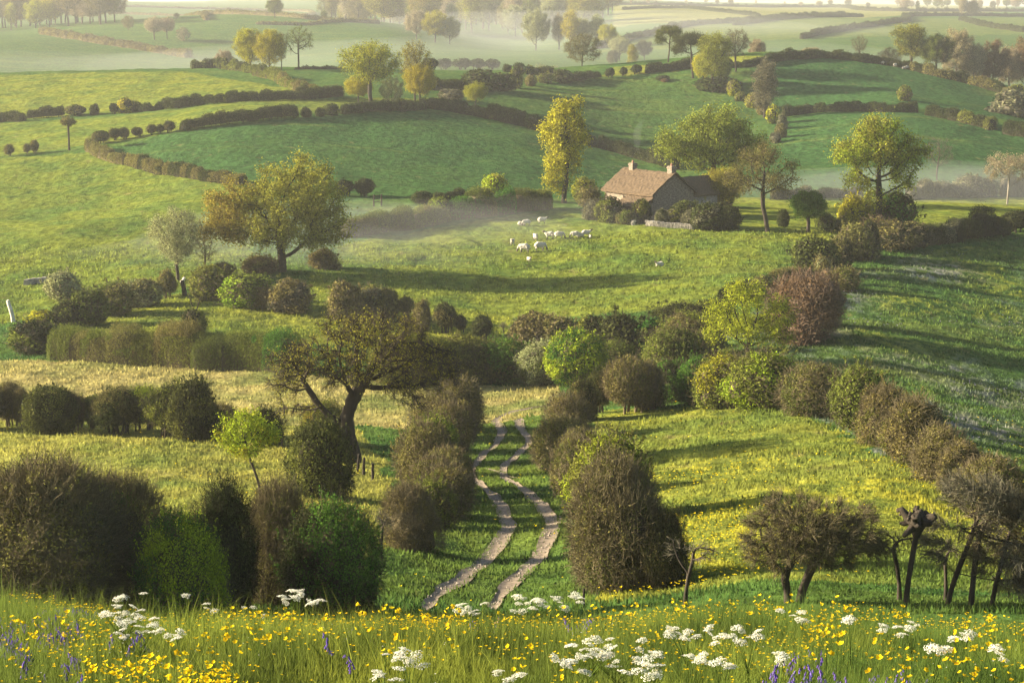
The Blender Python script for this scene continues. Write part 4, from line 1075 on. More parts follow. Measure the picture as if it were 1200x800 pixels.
# -- the gnarled tree by the lane
SHAPES['gnarl'] = dict(trunk=[(.0, 0, -.03), (.0, 0, .05), (-.012, .01, .12), (-.03, 0, .19), (-.05, .0, .26), (-.035, .0, .31)],
    lobes=[dome(.12, .88, .42, .12), dome(.46, .70, .24, .15), dome(-.32, .68, .24, .14), dome(.05, .66, .34, .18), dome(-.42, .54, .16, .10), dome(-.36, .36, .14, .05, ry=.2), dome(.36, .50, .18, .07), dome(.40, .40, .12, .05), dome(.60, .56, .12, .09)],
    r0=.066, jit=.85, n_attr=950, step=.024, kill=.030, leaf=.012, nleaf=3, clump=.024, twigs=6, twlen=.055, bare=.32, gn=.12, thick=.0085, tww=.0026, rtip=.0028)
tree(414, 541, 180, 'gnarl', 'oak', 'gnarled ancient tree with twisting dark limbs and sparse bronze leaves by the lane', rz=0, mixfn=lambda q: .15 + 0 * q[:, 0], kind2='bronze')
# -- big spreading oak on the left
SHAPES['spread'] = dict(trunk=[(0, 0, -.03), (.005, 0, .06), (.0, 0, .13), (-.01, 0, .20)],
    lobes=[dome(.12, .68, .40, .31), dome(-.36, .52, .34, .27), dome(.40, .46, .22, .28), dome(-.1, .40, .5, .20), dome(.3, .3, .25, .12), dome(-.5, .36, .2, .14)], r0=.045, jit=.4, n_attr=760, step=.032, kill=.046, leaf=.017, nleaf=15, clump=.028, twigs=3, bare=.08)
tree(331, 318, 142, 'spread', 'oak', 'largest spreading oak in spring leaf, orange to the left and green to the right', rz=0, mixfn=xl(-.62, .05), kind2='bronze')
SHAPES['pale'] = dict(trunk=straight(.25, .03, seed=21), lobes=[dome(.0, .66, .38, .30), dome(-.25, .42, .22, .16), dome(.2, .42, .2, .16)], r0=.028, jit=.35, n_attr=420, bare=.15, nleaf=13, twigs=5)
tree(208, 328, 90, 'pale', 'pale', 'pale grey green tree left of the largest spreading oak')
tree(240, 322, 54, 'bare', 'grey', 'leafless grey tree between the pale tree and the largest oak', bare=.9)
# -- tall yellow tree
SHAPES['weep'] = dict(trunk=straight(.55, .06, 10, seed=22), lobes=[dome(.04, .86, .16, .13), dome(-.10, .68, .15, .14), dome(.14, .66, .13, .15), dome(-.02, .48, .18, .18), dome(-.10, .30, .12, .14), dome(.1, .38, .08, .12)], r0=.03, jit=.3, n_attr=420, droop=.9, nleaf=17, clump=.022, twlen=.06)
tree(661, 238, 130, 'weep', 'gold', 'tall narrow bright yellow willow beside the misty sheep field', rz=0)
# -- tree on the right
SHAPES['tower'] = dict(trunk=[(.0, 0, -.03), (-.01, 0, .10), (-.005, 0, .2), (.0, 0, .30), (-.02, .0, .42)],
    lobes=[dome(-.03, .84, .22, .14), dome(-.22, .68, .22, .13), dome(.20, .66, .20, .15), dome(.0, .66, .26, .16), dome(-.17, .45, .16, .10), dome(.17, .45, .16, .11), dome(-.06, .28, .12, .10)], r0=.036, jit=.35, n_attr=560, step=.03, kill=.042, leaf=.016, nleaf=13, clump=.026, bare=.1, droop=.2)
tree(1030, 270, 142, 'tower', 'oak', 'tall open crowned yellow green tree in front of the right hill', rz=0, kind2='lime')
# -- trees by the cottage
SHAPES['maple'] = dict(trunk=[(.10, 0, -.03), (.10, 0, .08), (.06, 0, .18), (.03, 0, .28)], lobes=[dome(.05, .78, .34, .21), dome(-.30, .62, .28, .15), dome(.34, .60, .22, .2), dome(.0, .52, .4, .16)], r0=.036, jit=.45, n_attr=560, step=.03, kill=.044, leaf=.017, nleaf=14, bare=.1)
tree(832, 230, 124, 'maple', 'oak', 'broad pale olive tree behind the cottage', rz=0, D=252)
SHAPES['browno'] = dict(trunk=[(.07, 0, -.03), (.05, 0, .08), (.03, 0, .18), (.0, 0, .28)], lobes=[dome(-.02, .80, .26, .17), dome(-.26, .60, .16, .17), dome(.26, .60, .16, .2), dome(0, .55, .3, .14)], r0=.032, jit=.5, n_attr=420, leaf=.016, nleaf=11, bare=.25, twigs=5)
tree(893, 272, 110, 'browno', 'bronze', 'brown leaved oak with a leaning trunk right of the cottage', rz=0, mixfn=lambda q: q[:, 0] * 0 + .12, kind2='brown')
tree(846, 252, 60, 'dome', 'gold', 'small yellow orange tree beside the cottage gable', wide=1.1, kind2='bronze', mixfn=xl(-.3, .3))
SHAPES['lolly'] = dict(trunk=straight(.42, .0, 6, seed=25), lobes=[dome(0, .68, .32, .30)], r0=.05, jit=.2, n_attr=300, nleaf=26, leaf=.03, clump=.045)
tree(947, 272, 48, 'lolly', 'green', 'small clipped round topped dark tree on a thick stem', wide=1.25)
SHAPES['limet'] = dict(trunk=[(0, 0, -.03), (0, 0, .05), (.0, 0, .12)], lobes=[dome(-.05, .78, .28, .20), dome(-.34, .55, .22, .20), dome(.30, .56, .26, .24), dome(.0, .40, .5, .16), dome(-.45, .3, .16, .12), dome(.42, .26, .18, .14)], r0=.040, jit=.35, n_attr=620, step=.03, kill=.044, leaf=.018, nleaf=8, clump=.028, bare=.12)
tree(876, 422, 100, 'limet', 'lime', 'lime green round tree standing in the hedge above the buttercup meadow', rz=0, kind2='olive', mixfn=lambda q: .85 - .45 * q[:, 0])
SHAPES['sap'] = dict(trunk=[(.12, 0, -.03), (.13, 0, .1), (.12, 0, .22), (.08, .0, .34), (.03, 0, .46)], lobes=[dome(.0, .84, .25, .13), dome(-.18, .70, .16, .12), dome(.22, .72, .16, .12), dome(.0, .6, .26, .12)], r0=.018, jit=.4, n_attr=300, leaf=.02, nleaf=11, bare=.2, twigs=4, clump=.026)
tree(290, 590, 120, 'sap', 'lime', 'bright yellow green sapling with a bare crooked stem behind the front hedge', rz=0, kind2='gold')
# -- dark thorn trees at the right front
SHAPES['thorn'] = dict(trunk=[(-.13, 0, -.03), (-.14, .01, .04), (-.125, .015, .10), (-.15, .0, .16), (-.175, -.01, .22), (-.16, 0, .29)], lobes=[dome(-.12, .74, .44, .24), dome(.32, .70, .40, .23), dome(.62, .52, .18, .12), dome(-.45, .54, .16, .16), dome(.1, .55, .5, .15), dome(-.3, .42, .22, .10), dome(.25, .40, .25, .08)], r0=.05, jit=.6, n_attr=620, step=.036, kill=.048, leaf=.012, nleaf=6, bare=.3, twigs=14, twlen=.09, tww=.0045, clump=.04, thick=.014, rtip=.003)
p = P(941, 700, 21); p = PD(941, 40)
put_tree(p, 132 * mpp(p), tree_lib('thorn', 'brown'), 'flat topped brown hawthorn with two short trunks at the right front', 'tree', None, 0)
tb = MB(); r_ = np.random.default_rng(5)
H = 132 * mpp(p)
SHAPES['thorn2'] = dict(trunk=[(.0, 0, -.03), (.0, .01, .04), (.03, .0, .11), (.035, -.01, .17), (.07, 0, .24), (.11, 0, .33)], lobes=[dome(.12, .62, .34, .2), dome(.5, .56, .24, .07)], r0=.05, jit=.6, n_attr=240, step=.036, kill=.05, leaf=.012, nleaf=4, bare=.3, twigs=10, twlen=.09, tww=.0045, clump=.04, thick=.012, rtip=.003)
tr2, cr2 = tree_lib('thorn2', 'brown')
th_root = [o for o in COL.objects if o.get('label', '').startswith('flat topped brown hawthorn')][0]
link('trunk', tr2, th_root, (-.02, .06, 0))
link('crown', cr2, th_root, (-.02, .06, 0))
# -- pollard with a knotted head
SHAPES['pollard'] = dict(trunk=[(0, 0, -.03), (-.01, 0, .12), (.02, 0, .28), (.03, 0, .45), (.06, 0, .62), (.08, 0, .74)], lobes=[dome(.06, .86, .2, .08)], r0=.034, jit=.8, n_attr=26, step=.04, kill=.06, leaf=.02, nleaf=1, bare=.9, twigs=1, twlen=.05, tww=.006, thick=.02, rtip=.014)
p = PD(1062, 39.5); Hp = 128 * mpp(p)
tr, cr = tree_lib('pollard', 'dark')
pol = put_tree(p, Hp, (tr, cr), 'dead pollard trunk with a knotted dark head of stubby arms at the right front', 'tree', None, 0)
kb = MB()
hc = np.array([.075, 0, .80])
tube(kb, [hc + [-.01, 0, -.14], hc + [0, 0, -.07], hc, hc + [.01, 0, .07], hc + [0, 0, .10]], [.034, .062, .085, .065, .03], 10, 0, .5, True, .14, r_)
for k in range(20):
    a = k * 2.4 + r_.uniform(-.3, .3); e = r_.uniform(-.7, .8); d = norm(np.array([math.cos(a) * 1.1, math.sin(a), e])); L_ = r_.uniform(.05, .13); sd_ = r_.normal(0, .03, 3)
    q = [hc + d * .04, hc + d * (.05 + L_ * .35) + sd_ * .6, hc + d * (.05 + L_ * .7) + sd_ * 1.3 + [0, 0, .012], hc + d * (.05 + L_) + sd_ * 1.2]
    w_ = r_.uniform(.020, .034); tube(kb, q, [w_ * 1.5, w_ * 1.1, w_ * 1.15, w_ * .6], 8, 0, .5, True, .14, r_)
link('knotted_head', kb.mesh('knotted_head', [BARK]), pol)
# -- leaning thorn at the right edge
SHAPES['tangle'] = dict(trunk=[(-.25, 0, -.03), (-.24, 0, .1), (-.19, .0, .25), (-.14, 0, .40), (-.08, 0, .55), (-.06, 0, .68)], lobes=[dome(-.05, .84, .26, .14), dome(.25, .66, .30, .16), dome(.25, .42, .34, .14), dome(-.35, .5, .14, .2), dome(.3, .2, .25, .1), dome(.62, .5, .2, .2)], r0=.026, jit=.95, n_attr=820, step=.03, kill=.04, leaf=.012, nleaf=2, bare=.4, twigs=7, twlen=.11, tww=.0045, clump=.04, rtip=.0022)
p = PD(1150, 40); put_tree(p, 160 * mpp(p), tree_lib('tangle', 'grey'), 'leafless tangled thorn tree leaning at the right edge', 'tree', None, 0)
SHAPES['spindly'] = dict(trunk=[(0, 0, -.03), (.0, 0, .2), (-.03, 0, .45), (-.10, 0, .62)], lobes=[dome(-.2, .78, .26, .14), dome(.15, .80, .16, .18)], r0=.035, jit=.8, n_attr=70, step=.045, kill=.06, leaf=.014, nleaf=2, bare=.6, twigs=3, twlen=.10, tww=.006, thick=.016, rtip=.005)
p = PD(1138, 39.6); put_tree(p, 128 * mpp(p), tree_lib('spindly', 'brown', jit=.95), 'tall twisted bare thorn stem in front of the leaning thorn tree', 'tree', None, 4.0)
p = PD(1185, 40.2); put_tree(p, 140 * mpp(p), tree_lib('tangle', 'brown', jit=.7), 'brown twiggy thorn tree cut by the right picture edge', 'tree', None, 0.6)
p = PD(1054, 40.5); put_tree(p, 95 * mpp(p), tree_lib('spindly', 'grey'), 'spindly bare stem with hooked branches left of the knotted pollard', 'tree', None, 0)
p = PD(803, 40.5); put_tree(p, 92 * mpp(p), tree_lib('spindly', 'grey', jit=.7), 'thin bare thorn stem beside the dark ragged bush', 'tree', None, 2.5)
p = PD(1108, 41); put_tree(p, 78 * mpp(p), tree_lib('spindly', 'grey', jit=.9), 'short bare forked thorn stem before the leaning thorn tree', 'tree', None, 1.0)
# -- hilltop oaks and crest trees
tree(434, 123, 80, 'oak', 'oak', 'big hilltop oak with dark limbs and yellow green leaves', wide=1.2, kind2='gold', rz=2.0, bare=.15)
tree(420, 120, 32, 'dome', 'gold', 'low yellow leaved tree at the left foot of the hilltop oak', wide=1.3)
tree(487, 120, 74, 'bare', 'bronze', 'brown thin leaved tree just right of the hilltop oak', wide=.8, kind2='brown', bare=.25)
tree(492, 122, 48, 'dome', 'gold', 'small golden tree under the brown thin leaved tree')
tree(459, 122, 34, 'scrub', 'pale', 'pale scrubby tree between the hilltop oak and the brown tree')
tree(557, 124, 29, 'round', 'bronze', 'golden brown round shrub tree above the long falling hedge', wide=1.25, kind2='gold')
tree(293, 82, 50, 'round', 'gold', 'left of two yellow orange round trees on the upper left crest', kind2='bronze')
tree(316, 83, 50, 'round', 'gold', 'right of two yellow orange round trees on the upper left crest', kind2='bronze', rz=3.)
tree(263, 84, 30, 'round', 'pink', 'pinkish tree left of the yellow orange round trees', D=520)
tree(240, 86, 24, 'round', 'pink', 'small faded pink tree at the left end of the crest trees', D=540)
tree(350, 82, 52, 'vase', 'olive', 'fan shaped almost leafless green tree on the upper left crest', bare=.6)
tree(330, 82, 44, 'tall', 'brown', 'slim dark trunked tree between the round yellow trees and the bare green tree', wide=.6, bare=.5)
SHAPES['fanb'] = dict(trunk=straight(.06, 0, 3, seed=33), lobes=[dome(0, .55, .48, .42)], r0=.02, jit=.35, n_attr=380, bare=.2, nleaf=8, twigs=6, leaf=.022)
tree(682, 78, 40, 'fanb', 'grey', 'dark leafless rounded tree on the lit ridge', wide=1.25, kind2='brown')
tree(783, 73, 44, 'flat', 'dark', 'wind shaped flat crowned oak on the ridge skyline', wide=.95, kind2='olive', rz=.5)
tree(836, 108, 76, 'oakb', 'oak', 'two tiered olive green tree on the right ridge', wide=.85)
tree(824, 100, 40, 'dome', 'gold', 'low yellow olive tree below the two tiered ridge tree', wide=.8)
tree(845, 100, 34, 'dome', 'oak', 'small olive tree at the foot of the two tiered ridge tree', wide=.9)
tree(812, 92, 56, 'flat', 'dark', 'dark flat topped tree arching left of the two tiered ridge tree', rz=2.6)
tree(862, 84, 52, 'bare', 'grey', 'grey twiggy tree right of the two tiered ridge tree', wide=.95)
tree(896, 138, 70, 'weep', 'grey', 'faint grey weeping tree on the upper right hill', wide=1.2, rz=1)
tree(887, 66, 27, 'round', 'pink', 'orange tinted small tree behind the right ridge', D=520, kind2='russet')
tree(1007, 66, 36, 'vase', 'grey', 'bare twin stemmed tree behind the right hill hedge', D=500, wide=.9)
tree(1066, 84, 58, 'oakb', 'bronze', 'broad olive brown oak behind the right hill hedge', D=495, wide=1.15, kind2='olive')
tree(1097, 90, 50, 'dome', 'olive', 'dark green tree right of the broad olive brown oak', D=490, kind2='dark')
for u, v, h, kd, lab in [(1120, 92, 62, 'pink', 'tall thin pinkish tree left of the russet woodland'), (1140, 92, 48, 'pink', 'pale russet tree in the right woodland, first of four'), (1163, 94, 58, 'russet', 'rounded russet tree in the right woodland, second of four'),
                   (1182, 96, 52, 'pink', 'soft russet tree in the right woodland, third of four'), (1203, 98, 68, 'russet', 'russet tree cut by the right picture edge'), (1240, 100, 60, 'russet', 'russet tree beyond the right picture edge'), (1150, 96, 36, 'russet', 'low russet tree in front of the right woodland')]:
    tree(u, v, h, 'round', kd, lab, D=505 + 10 * rb.random(), group='russet trees behind the right hill', wide=.9)
tree(950, 66, 22, 'dome', 'pink', 'low orange brown tree behind the right hill crest', D=520, wide=1.6)
tree(1042, 80, 26, 'scrub', 'grey', 'low grey scrubby tree left of the broad olive brown oak', D=500, wide=1.3)
SHAPES['birch'] = dict(trunk=[(.05, 0, -.03), (.05, 0, .15), (.08, 0, .35), (.05, 0, .55)], lobes=[dome(.05, .78, .42, .19), dome(-.25, .6, .18, .14), dome(.4, .62, .3, .16)], r0=.022, jit=.45, n_attr=380, bare=.4, nleaf=9, twigs=5)
tree(1177, 212, 64, 'birch', 'pink', 'pinkish bare tree with pale limbs at the misty right hill foot', rz=0, D=262, bark=BARK_PALE)
tree(1098, 208, 52, 'bare', 'grey', 'faint leafless tree half lost in mist below the right hill', D=300, bare=.95)
SHAPES['dead'] = dict(trunk=straight(.55, .03, 6, seed=36), lobes=[dome(0, .84, .30, .15)], r0=.05, jit=.5, n_attr=160, nleaf=6, twigs=4, leaf=.035, bare=.2, thick=.02, tww=.006)
tree(81, 176, 40, 'dead', 'brown', 'small dark dead looking tree alone on the left hill', wide=.8)
tree(590, 401, 24, 'dead', 'grey', 'stubby dead stump tree above the green thicket', wide=.7, bare=.8)
tree(447, 656, 66, 'spindly', 'grey', 'bare leaning dead stem at the foot of the left lane hedge', wide=.8, rz=2.)
for u, dx, h in [(222, -.4, 30), (231, .4, 26)]:
    pass
# -- copses beyond the first crest
def copse(spec, group, lab):
    for (u, D, h, shape, kd) in spec:
        p = PD(u, D); put_tree(p, h * mpp(p), tree_lib(shape, kd), lab, 'tree', group, rb.uniform(0, 6.28), rb.uniform(.85, 1.15))
r2 = np.random.default_rng(31)
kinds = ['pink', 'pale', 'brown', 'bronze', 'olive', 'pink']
shp = ['round', 'dome', 'oak', 'tall', 'bare', 'round']
def band(n, u0, u1, D0, D1, h0, h1, kd=kinds):
    out = []
    for k in range(n):
        t = (k + r2.random()) / n; i = r2.integers(6)
        out.append((u0 + (u1 - u0) * t, D0 + (D1 - D0) * r2.random(), r2.uniform(h0, h1), shp[i], kd[r2.integers(len(kd))]))
    return out
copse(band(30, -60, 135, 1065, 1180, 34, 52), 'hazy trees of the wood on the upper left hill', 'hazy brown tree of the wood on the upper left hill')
copse([(13, 1058, 32, 'tall', 'gold'), (42, 1056, 34, 'round', 'gold'), (58, 1056, 36, 'dome', 'gold')], 'yellow trees at the edge of the upper left wood', 'hazy yellow tree at the front edge of the upper left wood')
copse([(80, 1050, 52, 'bare', 'brown'), (118, 1040, 46, 'oak', 'brown')], 'tall thin trees at the wood edge', 'tall see-through tree at the right edge of the upper left wood')
copse([(181, 930, 29, 'oak', 'pink'), (196, 935, 27, 'oak', 'pink')], 'twin faint trees', 'one of two faint round trees side by side right of the upper left wood')
copse([(215, 925, 18, 'scrub', 'pink'), (150, 985, 18, 'scrub', 'brown')], 'faint low trees by the left wood', 'faint low tree on the dim bank right of the upper left wood')
copse([(322, 1052, 24, 'dome', 'olive')], None, 'large soft edged tree on the far top left skyline')
copse([(380, 1052, 11, 'round', 'olive')], None, 'tiny soft tree on the far skyline left of the misty woods')
copse([(207, 1052, 8, 'dome', 'grey')], None, 'tiny dim tree on the far top left skyline')
copse([(488, 960, 34, 'round', 'pink'), (510, 955, 38, 'dome', 'gold'), (527, 955, 33, 'round', 'pale')], 'cream trees rising from valley mist', 'cream coloured tree rising from valley mist above the pale field')
copse([(628, 960, 50, 'round', 'pale'), (655, 960, 42, 'tall', 'pink'), (668, 950, 46, 'tall', 'gold'), (683, 955, 36, 'round', 'pale'), (700, 950, 40, 'tall', 'pale'), (712, 940, 28, 'round', 'gold')], 'pale trees in the misty gap', 'pale tree in the misty gap left of the far right fields')
copse([(726, 800, 30, 'dome', 'pale'), (741, 690, 34, 'tall', 'bronze'), (755, 800, 24, 'round', 'grey'), (718, 760, 20, 'round', 'grey')], 'small trees in the valley behind the ridge', 'small hazy tree in the valley behind the lit ridge')
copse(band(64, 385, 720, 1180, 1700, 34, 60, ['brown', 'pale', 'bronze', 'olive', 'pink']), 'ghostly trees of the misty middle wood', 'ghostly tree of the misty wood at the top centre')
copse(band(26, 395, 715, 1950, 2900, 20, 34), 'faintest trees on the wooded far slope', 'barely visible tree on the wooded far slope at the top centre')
copse([(1060, 1900, 16, 'round', 'pink'), (1075, 1900, 13, 'tall', 'olive'), (1127, 1500, 24, 'tall', 'pink'), (1138, 1500, 20, 'round', 'grey')], 'far trees above the top right fields', 'far pale tree standing above the top right fields')
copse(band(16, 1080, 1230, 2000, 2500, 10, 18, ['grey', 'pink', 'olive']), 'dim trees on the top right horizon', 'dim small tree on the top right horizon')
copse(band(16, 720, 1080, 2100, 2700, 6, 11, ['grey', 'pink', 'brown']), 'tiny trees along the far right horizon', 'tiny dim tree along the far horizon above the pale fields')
copse([(565, 700, 12, 'scrub', 'pale'), (600, 585, 22, 'scrub', 'pale'), (634, 585, 26, 'scrub', 'pale'), (650, 590, 24, 'scrub', 'pale')], 'mist covered round bushes', 'round bush nearly lost in mist behind the centre crest')
# -- far hedges
def farhedge(pts, h, label, kind='grey', w=3.0):
    q = np.array([PD(u, D) for u, D in pts]); n = max(8, int(np.linalg.norm(np.diff(q[:, :2], axis=0), axis=1).sum() / 6))
    c, L = spline(q[:, :2], n); pp = np.column_stack([c, ground(c[:, 0], c[:, 1])]); hseed[0] += 1
    tag(link('hedge', hedge_mesh(pp, h, w, kind, hseed[0], .55, 1.3, .3, 0, None, .1), None, pp[0]), label, 'hedge')
def fh(pix, h, label, kind='grey', w=3.0, dmin=560):
    h *= .72; kind = {'grey': 'dark', 'brown': 'brown'}[kind]
    q = [P(u, v, dmin) for u, v in pix]; farhedge([(u, p[1]) for (u, v), p in zip(pix, q)], h, label, kind, w)
fh([(50, 40), (100, 48), (150, 56), (222, 68)], 4.5, 'hazy brown hedge bank dividing the misty left field from the far hill', 'brown', 5)
fh([(105, 8), (170, 9), (240, 11), (320, 19), (400, 26), (445, 28)], 3.5, 'thin hedge along the far top left skyline', 'brown', dmin=880)
fh([(120, 15), (180, 18), (242, 24)], 3, 'faint hedge across the far top left field', 'brown', dmin=880)
fh([(300, 29), (350, 30), (400, 26)], 2.5, 'faint hedge joining the far skyline hedge at the top left', 'brown', dmin=880)
fh([(700, 58), (760, 42), (800, 32), (870, 26), (940, 20), (990, 18)], 4, 'hazy hedge climbing across the far right fields', 'grey')
fh([(730, 12), (790, 10), (840, 14), (890, 20)], 3.5, 'hazy hedge between the pale top fields', 'grey')
fh([(940, 46), (1000, 34), (1060, 26), (1120, 19), (1200, 20)], 4, 'hazy hedge slanting below the pale straw coloured far field', 'grey')
fh([(1125, 24), (1160, 32), (1200, 38)], 4, 'hazy hedge falling to the right woodland', 'grey')
fh([(720, 6), (850, 8), (960, 9), (1080, 14), (1200, 14)], 5, 'dim hedge and tree belt along the top right skyline', 'grey', dmin=1500)
fh([(860, 30), (930, 22), (1010, 20)], 3.5, 'faint hedge between the straw coloured far fields', 'grey')
MISTS = [
 ('mist', (-190, 650, -25), (230, 120, 8), .00025, 'white mist pooled in the valley behind the left crest', 1),
 ('mist', (10, 760, -26), (190, 130, 12), .00045, 'pale mist filling the hollow behind the centre crest', 2),
 ('mist', (40, 1080, -28), (200, 150, 24), .0008, 'glowing mist around the woods at the top centre', 3),
 ('mist', (90, 580, -24), (80, 55, 8), .0010, 'thin mist behind the lit ridge and its oak', 4),
 ('mist', (-16, 214, -29.5), (30, 26, 6.5), .0026, 'thin low mist over the left side of the sheep field', 5),
 ('mist', (-24, 206, -29.5), (24, 20, 5.0), .0026, 'thin mist curling below the largest spreading oak', 8),
 ('mist', (2, 226, -29.0), (34, 15, 5.5), .0022, 'faint mist trailing along the hedge behind the sheep', 9),
 ('mist', (66, 275, -28.5), (38, 26, 6.0), .004, 'low bluish mist at the foot of the right hill', 6),
]
# ================================================================ cottage
STONE = rough_mat('cottage_stone', (.11, .088, .066), (.25, .20, .15), 3.2, .04, .95, (1, 1, 2.2), 6)
STONEB = rough_mat('dark_stone', (.16, .14, .13), (.32, .29, .26), 3.0, .04, .95, (1, 1, 2.0), 6)
ROOF = rough_mat('stone_tile_roof', (.056, .038, .022), (.122, .084, .050), 2.6, .08, .95, (1, 2.4, 2.4), 8, .3, .7)
WOODM = rough_mat('old_timber', (.20, .15, .10), (.34, .27, .19), 5, .01, .8, (1, 1, .2))
DARKW = rough_mat('dark_planks', (.05, .04, .032), (.10, .08, .06), 5, .01, .8, (4, 4, .3))
GLASS, _nt, _nd, _lk = newmat('window_glass')
_p = N(_nd, 'ShaderNodeBsdfPrincipled'); _p.inputs['Base Color'].default_value = (.02, .022, .026, 1); _p.inputs['Roughness'].default_value = .12
_o = N(_nd, 'ShaderNodeOutputMaterial'); _lk.new(_p.outputs[0], _o.inputs[0])
pc = P(768, 262, 100); TH = math.radians(52)
ax = np.array([math.cos(TH), -math.sin(TH)]); org = pc[:2] - ax * 9.4 + np.array([.3, 2.6])
zg = float(ground(*(org + ax * 7)))
cot = empty('cottage', (org[0], org[1], zg - .1), -TH, (.94, .94, .94))
tag(cot, 'old stone cottage with a mossy brown roof and two chimneys above the sheep', 'cottage')
def part(name, mb, mats, parent): return link(name, mb.mesh(name, mats), parent)
Wd, Ln, EZ, RZ = 7.0, 9.4, 3.6, 6.0
mb = MB()
t = .45                                               # front wall built round the window opening (x 3.6-4.5, z 1.3-2.4)
box(mb, (0, 0, -1.5), (3.6, t, EZ)); box(mb, (4.5, 0, -1.5), (Ln, t, EZ)); box(mb, (3.6, 0, -1.5), (4.5, t, 1.9)); box(mb, (3.6, 0, 3.0), (4.5, t, EZ))
box(mb, (0, Wd - t, -1.5), (Ln, Wd, EZ))
def gable(x0, x1, y0, z0):
    pr = [(0.0, -2.2), (Wd, -2.2), (Wd, EZ), (Wd / 2, RZ - .02), (0.0, EZ)]
    V = [(x0, y, z) for y, z in pr] + [(x1, y, z) for y, z in pr]
    mb.add(V, [(4, 3, 2, 1)] if False else [(0, 5, 6, 1), (1, 6, 7, 2), (2, 7, 8, 3), (3, 8, 9, 4), (4, 9, 5, 0)])
    mb.add(V, [(0, 1, 2, 4), (5, 9, 7, 6)]); mb.add(V, [(4, 2, 3), (9, 8, 7)])
gable(.003, t, 0, 0); gable(Ln - t, Ln - .003, 0, 0)
part('wall', mb, [STONE], cot)
rr = np.random.default_rng(3)
def slab(name, prof, x0, x1, thick, parent, sag=.12, nx=34, m=ROOF):
    """roof slope: prof is a list of (y, z) from ridge to eave"""
    mb = MB(); prof = np.array(prof, float); k = 12
    s = np.linspace(0, 1, k); q = np.column_stack([np.interp(s, np.linspace(0, 1, len(prof)), prof[:, i]) for i in (0, 1)])
    X = np.linspace(x0, x1, nx); top = np.zeros((nx, k, 3))
    for i, x in enumerate(X):
        e = math.sin(math.pi * (x - x0) / (x1 - x0))
        top[i, :, 0] = x + (rr.normal(0, .03) if i in (0, nx - 1) else 0); top[i, :, 1] = q[:, 0]; top[i, :, 2] = q[:, 1] - sag * e * (1 - .5 * s) + rr.normal(0, .022, k) + .05 * ((s * 8) % 1 > .5)
    bot = top.copy(); bot[..., 2] -= thick
    V = np.concatenate([top.reshape(-1, 3), bot.reshape(-1, 3)]); n = nx * k; I = np.arange(n).reshape(nx, k); J = I + n
    f = [np.stack([I[:-1, :-1], I[1:, :-1], I[1:, 1:], I[:-1, 1:]], -1).reshape(-1, 4), np.stack([J[:-1, :-1], J[:-1, 1:], J[1:, 1:], J[1:, :-1]], -1).reshape(-1, 4)]
    for e in (I[0], I[-1], I[:, 0], I[:, -1]): f.append(np.stack([e[:-1], e[1:], e[1:] + n, e[:-1] + n], -1))
    mb.add(V, np.concatenate(f)); return part(name, mb, [m], parent)
roof = slab('roof', [(Wd / 2, RZ + .22), (1.55, RZ - 1.05), (-.45, EZ - .05)], -.35, Ln + .3, .24, cot)
slab('roof', [(Wd / 2 + .01, RZ + .21), (Wd + .4, EZ - .1)], -.35, Ln + .3, .24, cot)
def chimney(x, h, w):
    mb = MB(); box(mb, (x - w, Wd / 2 - .4, RZ - .5), (x + w, Wd / 2 + .4, RZ + h)); box(mb, (x - w - .07, Wd / 2 - .47, RZ + h - .28), (x + w + .07, Wd / 2 + .47, RZ + h - .14))
    c = part('chimney', mb, [STONE], roof)
    mb = MB(); tube(mb, [(x, Wd / 2, RZ + h - .02), (x, Wd / 2, RZ + h + .3)], [.17, .14], 10); part('chimney_pot', mb, [rough_mat('clay', (.22, .12, .08), (.3, .17, .11), 4)], c)
chimney(8.95, .95, .42); chimney(1.5, .85, .38)
# catslide porch on the right half of the front
mb = MB(); y0 = -1.9
box(mb, (4.9, y0, -1.5), (5.25, y0 + .35, 2.0)); box(mb, (6.45, y0, -1.5), (Ln - .004, y0 + .35, 2.0)); box(mb, (5.25, y0, 1.86), (6.45, y0 + .35, 2.02))
box(mb, (4.9, y0 + .35, -1.5), (5.25, -.003, 2.45)); box(mb, (Ln - .45, y0 + .35, -1.9), (Ln - .004, -.003, 2.45))
part('porch_wall', mb, [STONE], cot)
slab('porch_roof', [(-.1, EZ - .35), (y0 - .35, 2.05)], 4.6, Ln + .28, .2, cot, .06, 20)
mb = MB(); box(mb, (5.17, y0 - .06, 1.74), (6.53, y0 + .1, 1.93)); box(mb, (5.2, y0 - .05, -.2), (5.33, y0 + .08, 1.74)); box(mb, (6.38, y0 - .05, -.2), (6.5, y0 + .08, 1.74)); part('door_frame', mb, [WOODM], cot)
mb = MB()
for k in range(6): box(mb, (5.34 + k * .173, y0 + .2, -.2), (5.34 + k * .173 + .166, y0 + .25, 1.73))
d = part('door', mb, [DARKW], cot)
mb = MB(); tube(mb, [(6.2, y0 + .2, .85), (6.2, y0 + .13, .85), (6.2, y0 + .13, .97)], .018, 6); part('handle', mb, [DARKW], d)
WZ = .6
mb = MB()
for a, b in (((3.6, .1, 1.3), (3.68, .2, 2.4)), ((4.42, .1, 1.3), (4.5, .2, 2.4)), ((3.68, .1, 2.32), (4.42, .2, 2.4)), ((3.68, .1, 1.3), (4.42, .2, 1.38)), ((4.02, .12, 1.38), (4.08, .18, 2.32)), ((3.68, .12, 1.83), (4.02, .18, 1.87)), ((4.08, .12, 1.83), (4.42, .18, 1.87))): box(mb, (a[0], a[1], a[2] + WZ), (b[0], b[1], b[2] + WZ))
wn = part('window', mb, [WOODM], cot)
mb = MB(); box(mb, (3.66, .21, 1.96), (4.44, .225, 2.94)); part('pane', mb, [GLASS], wn)
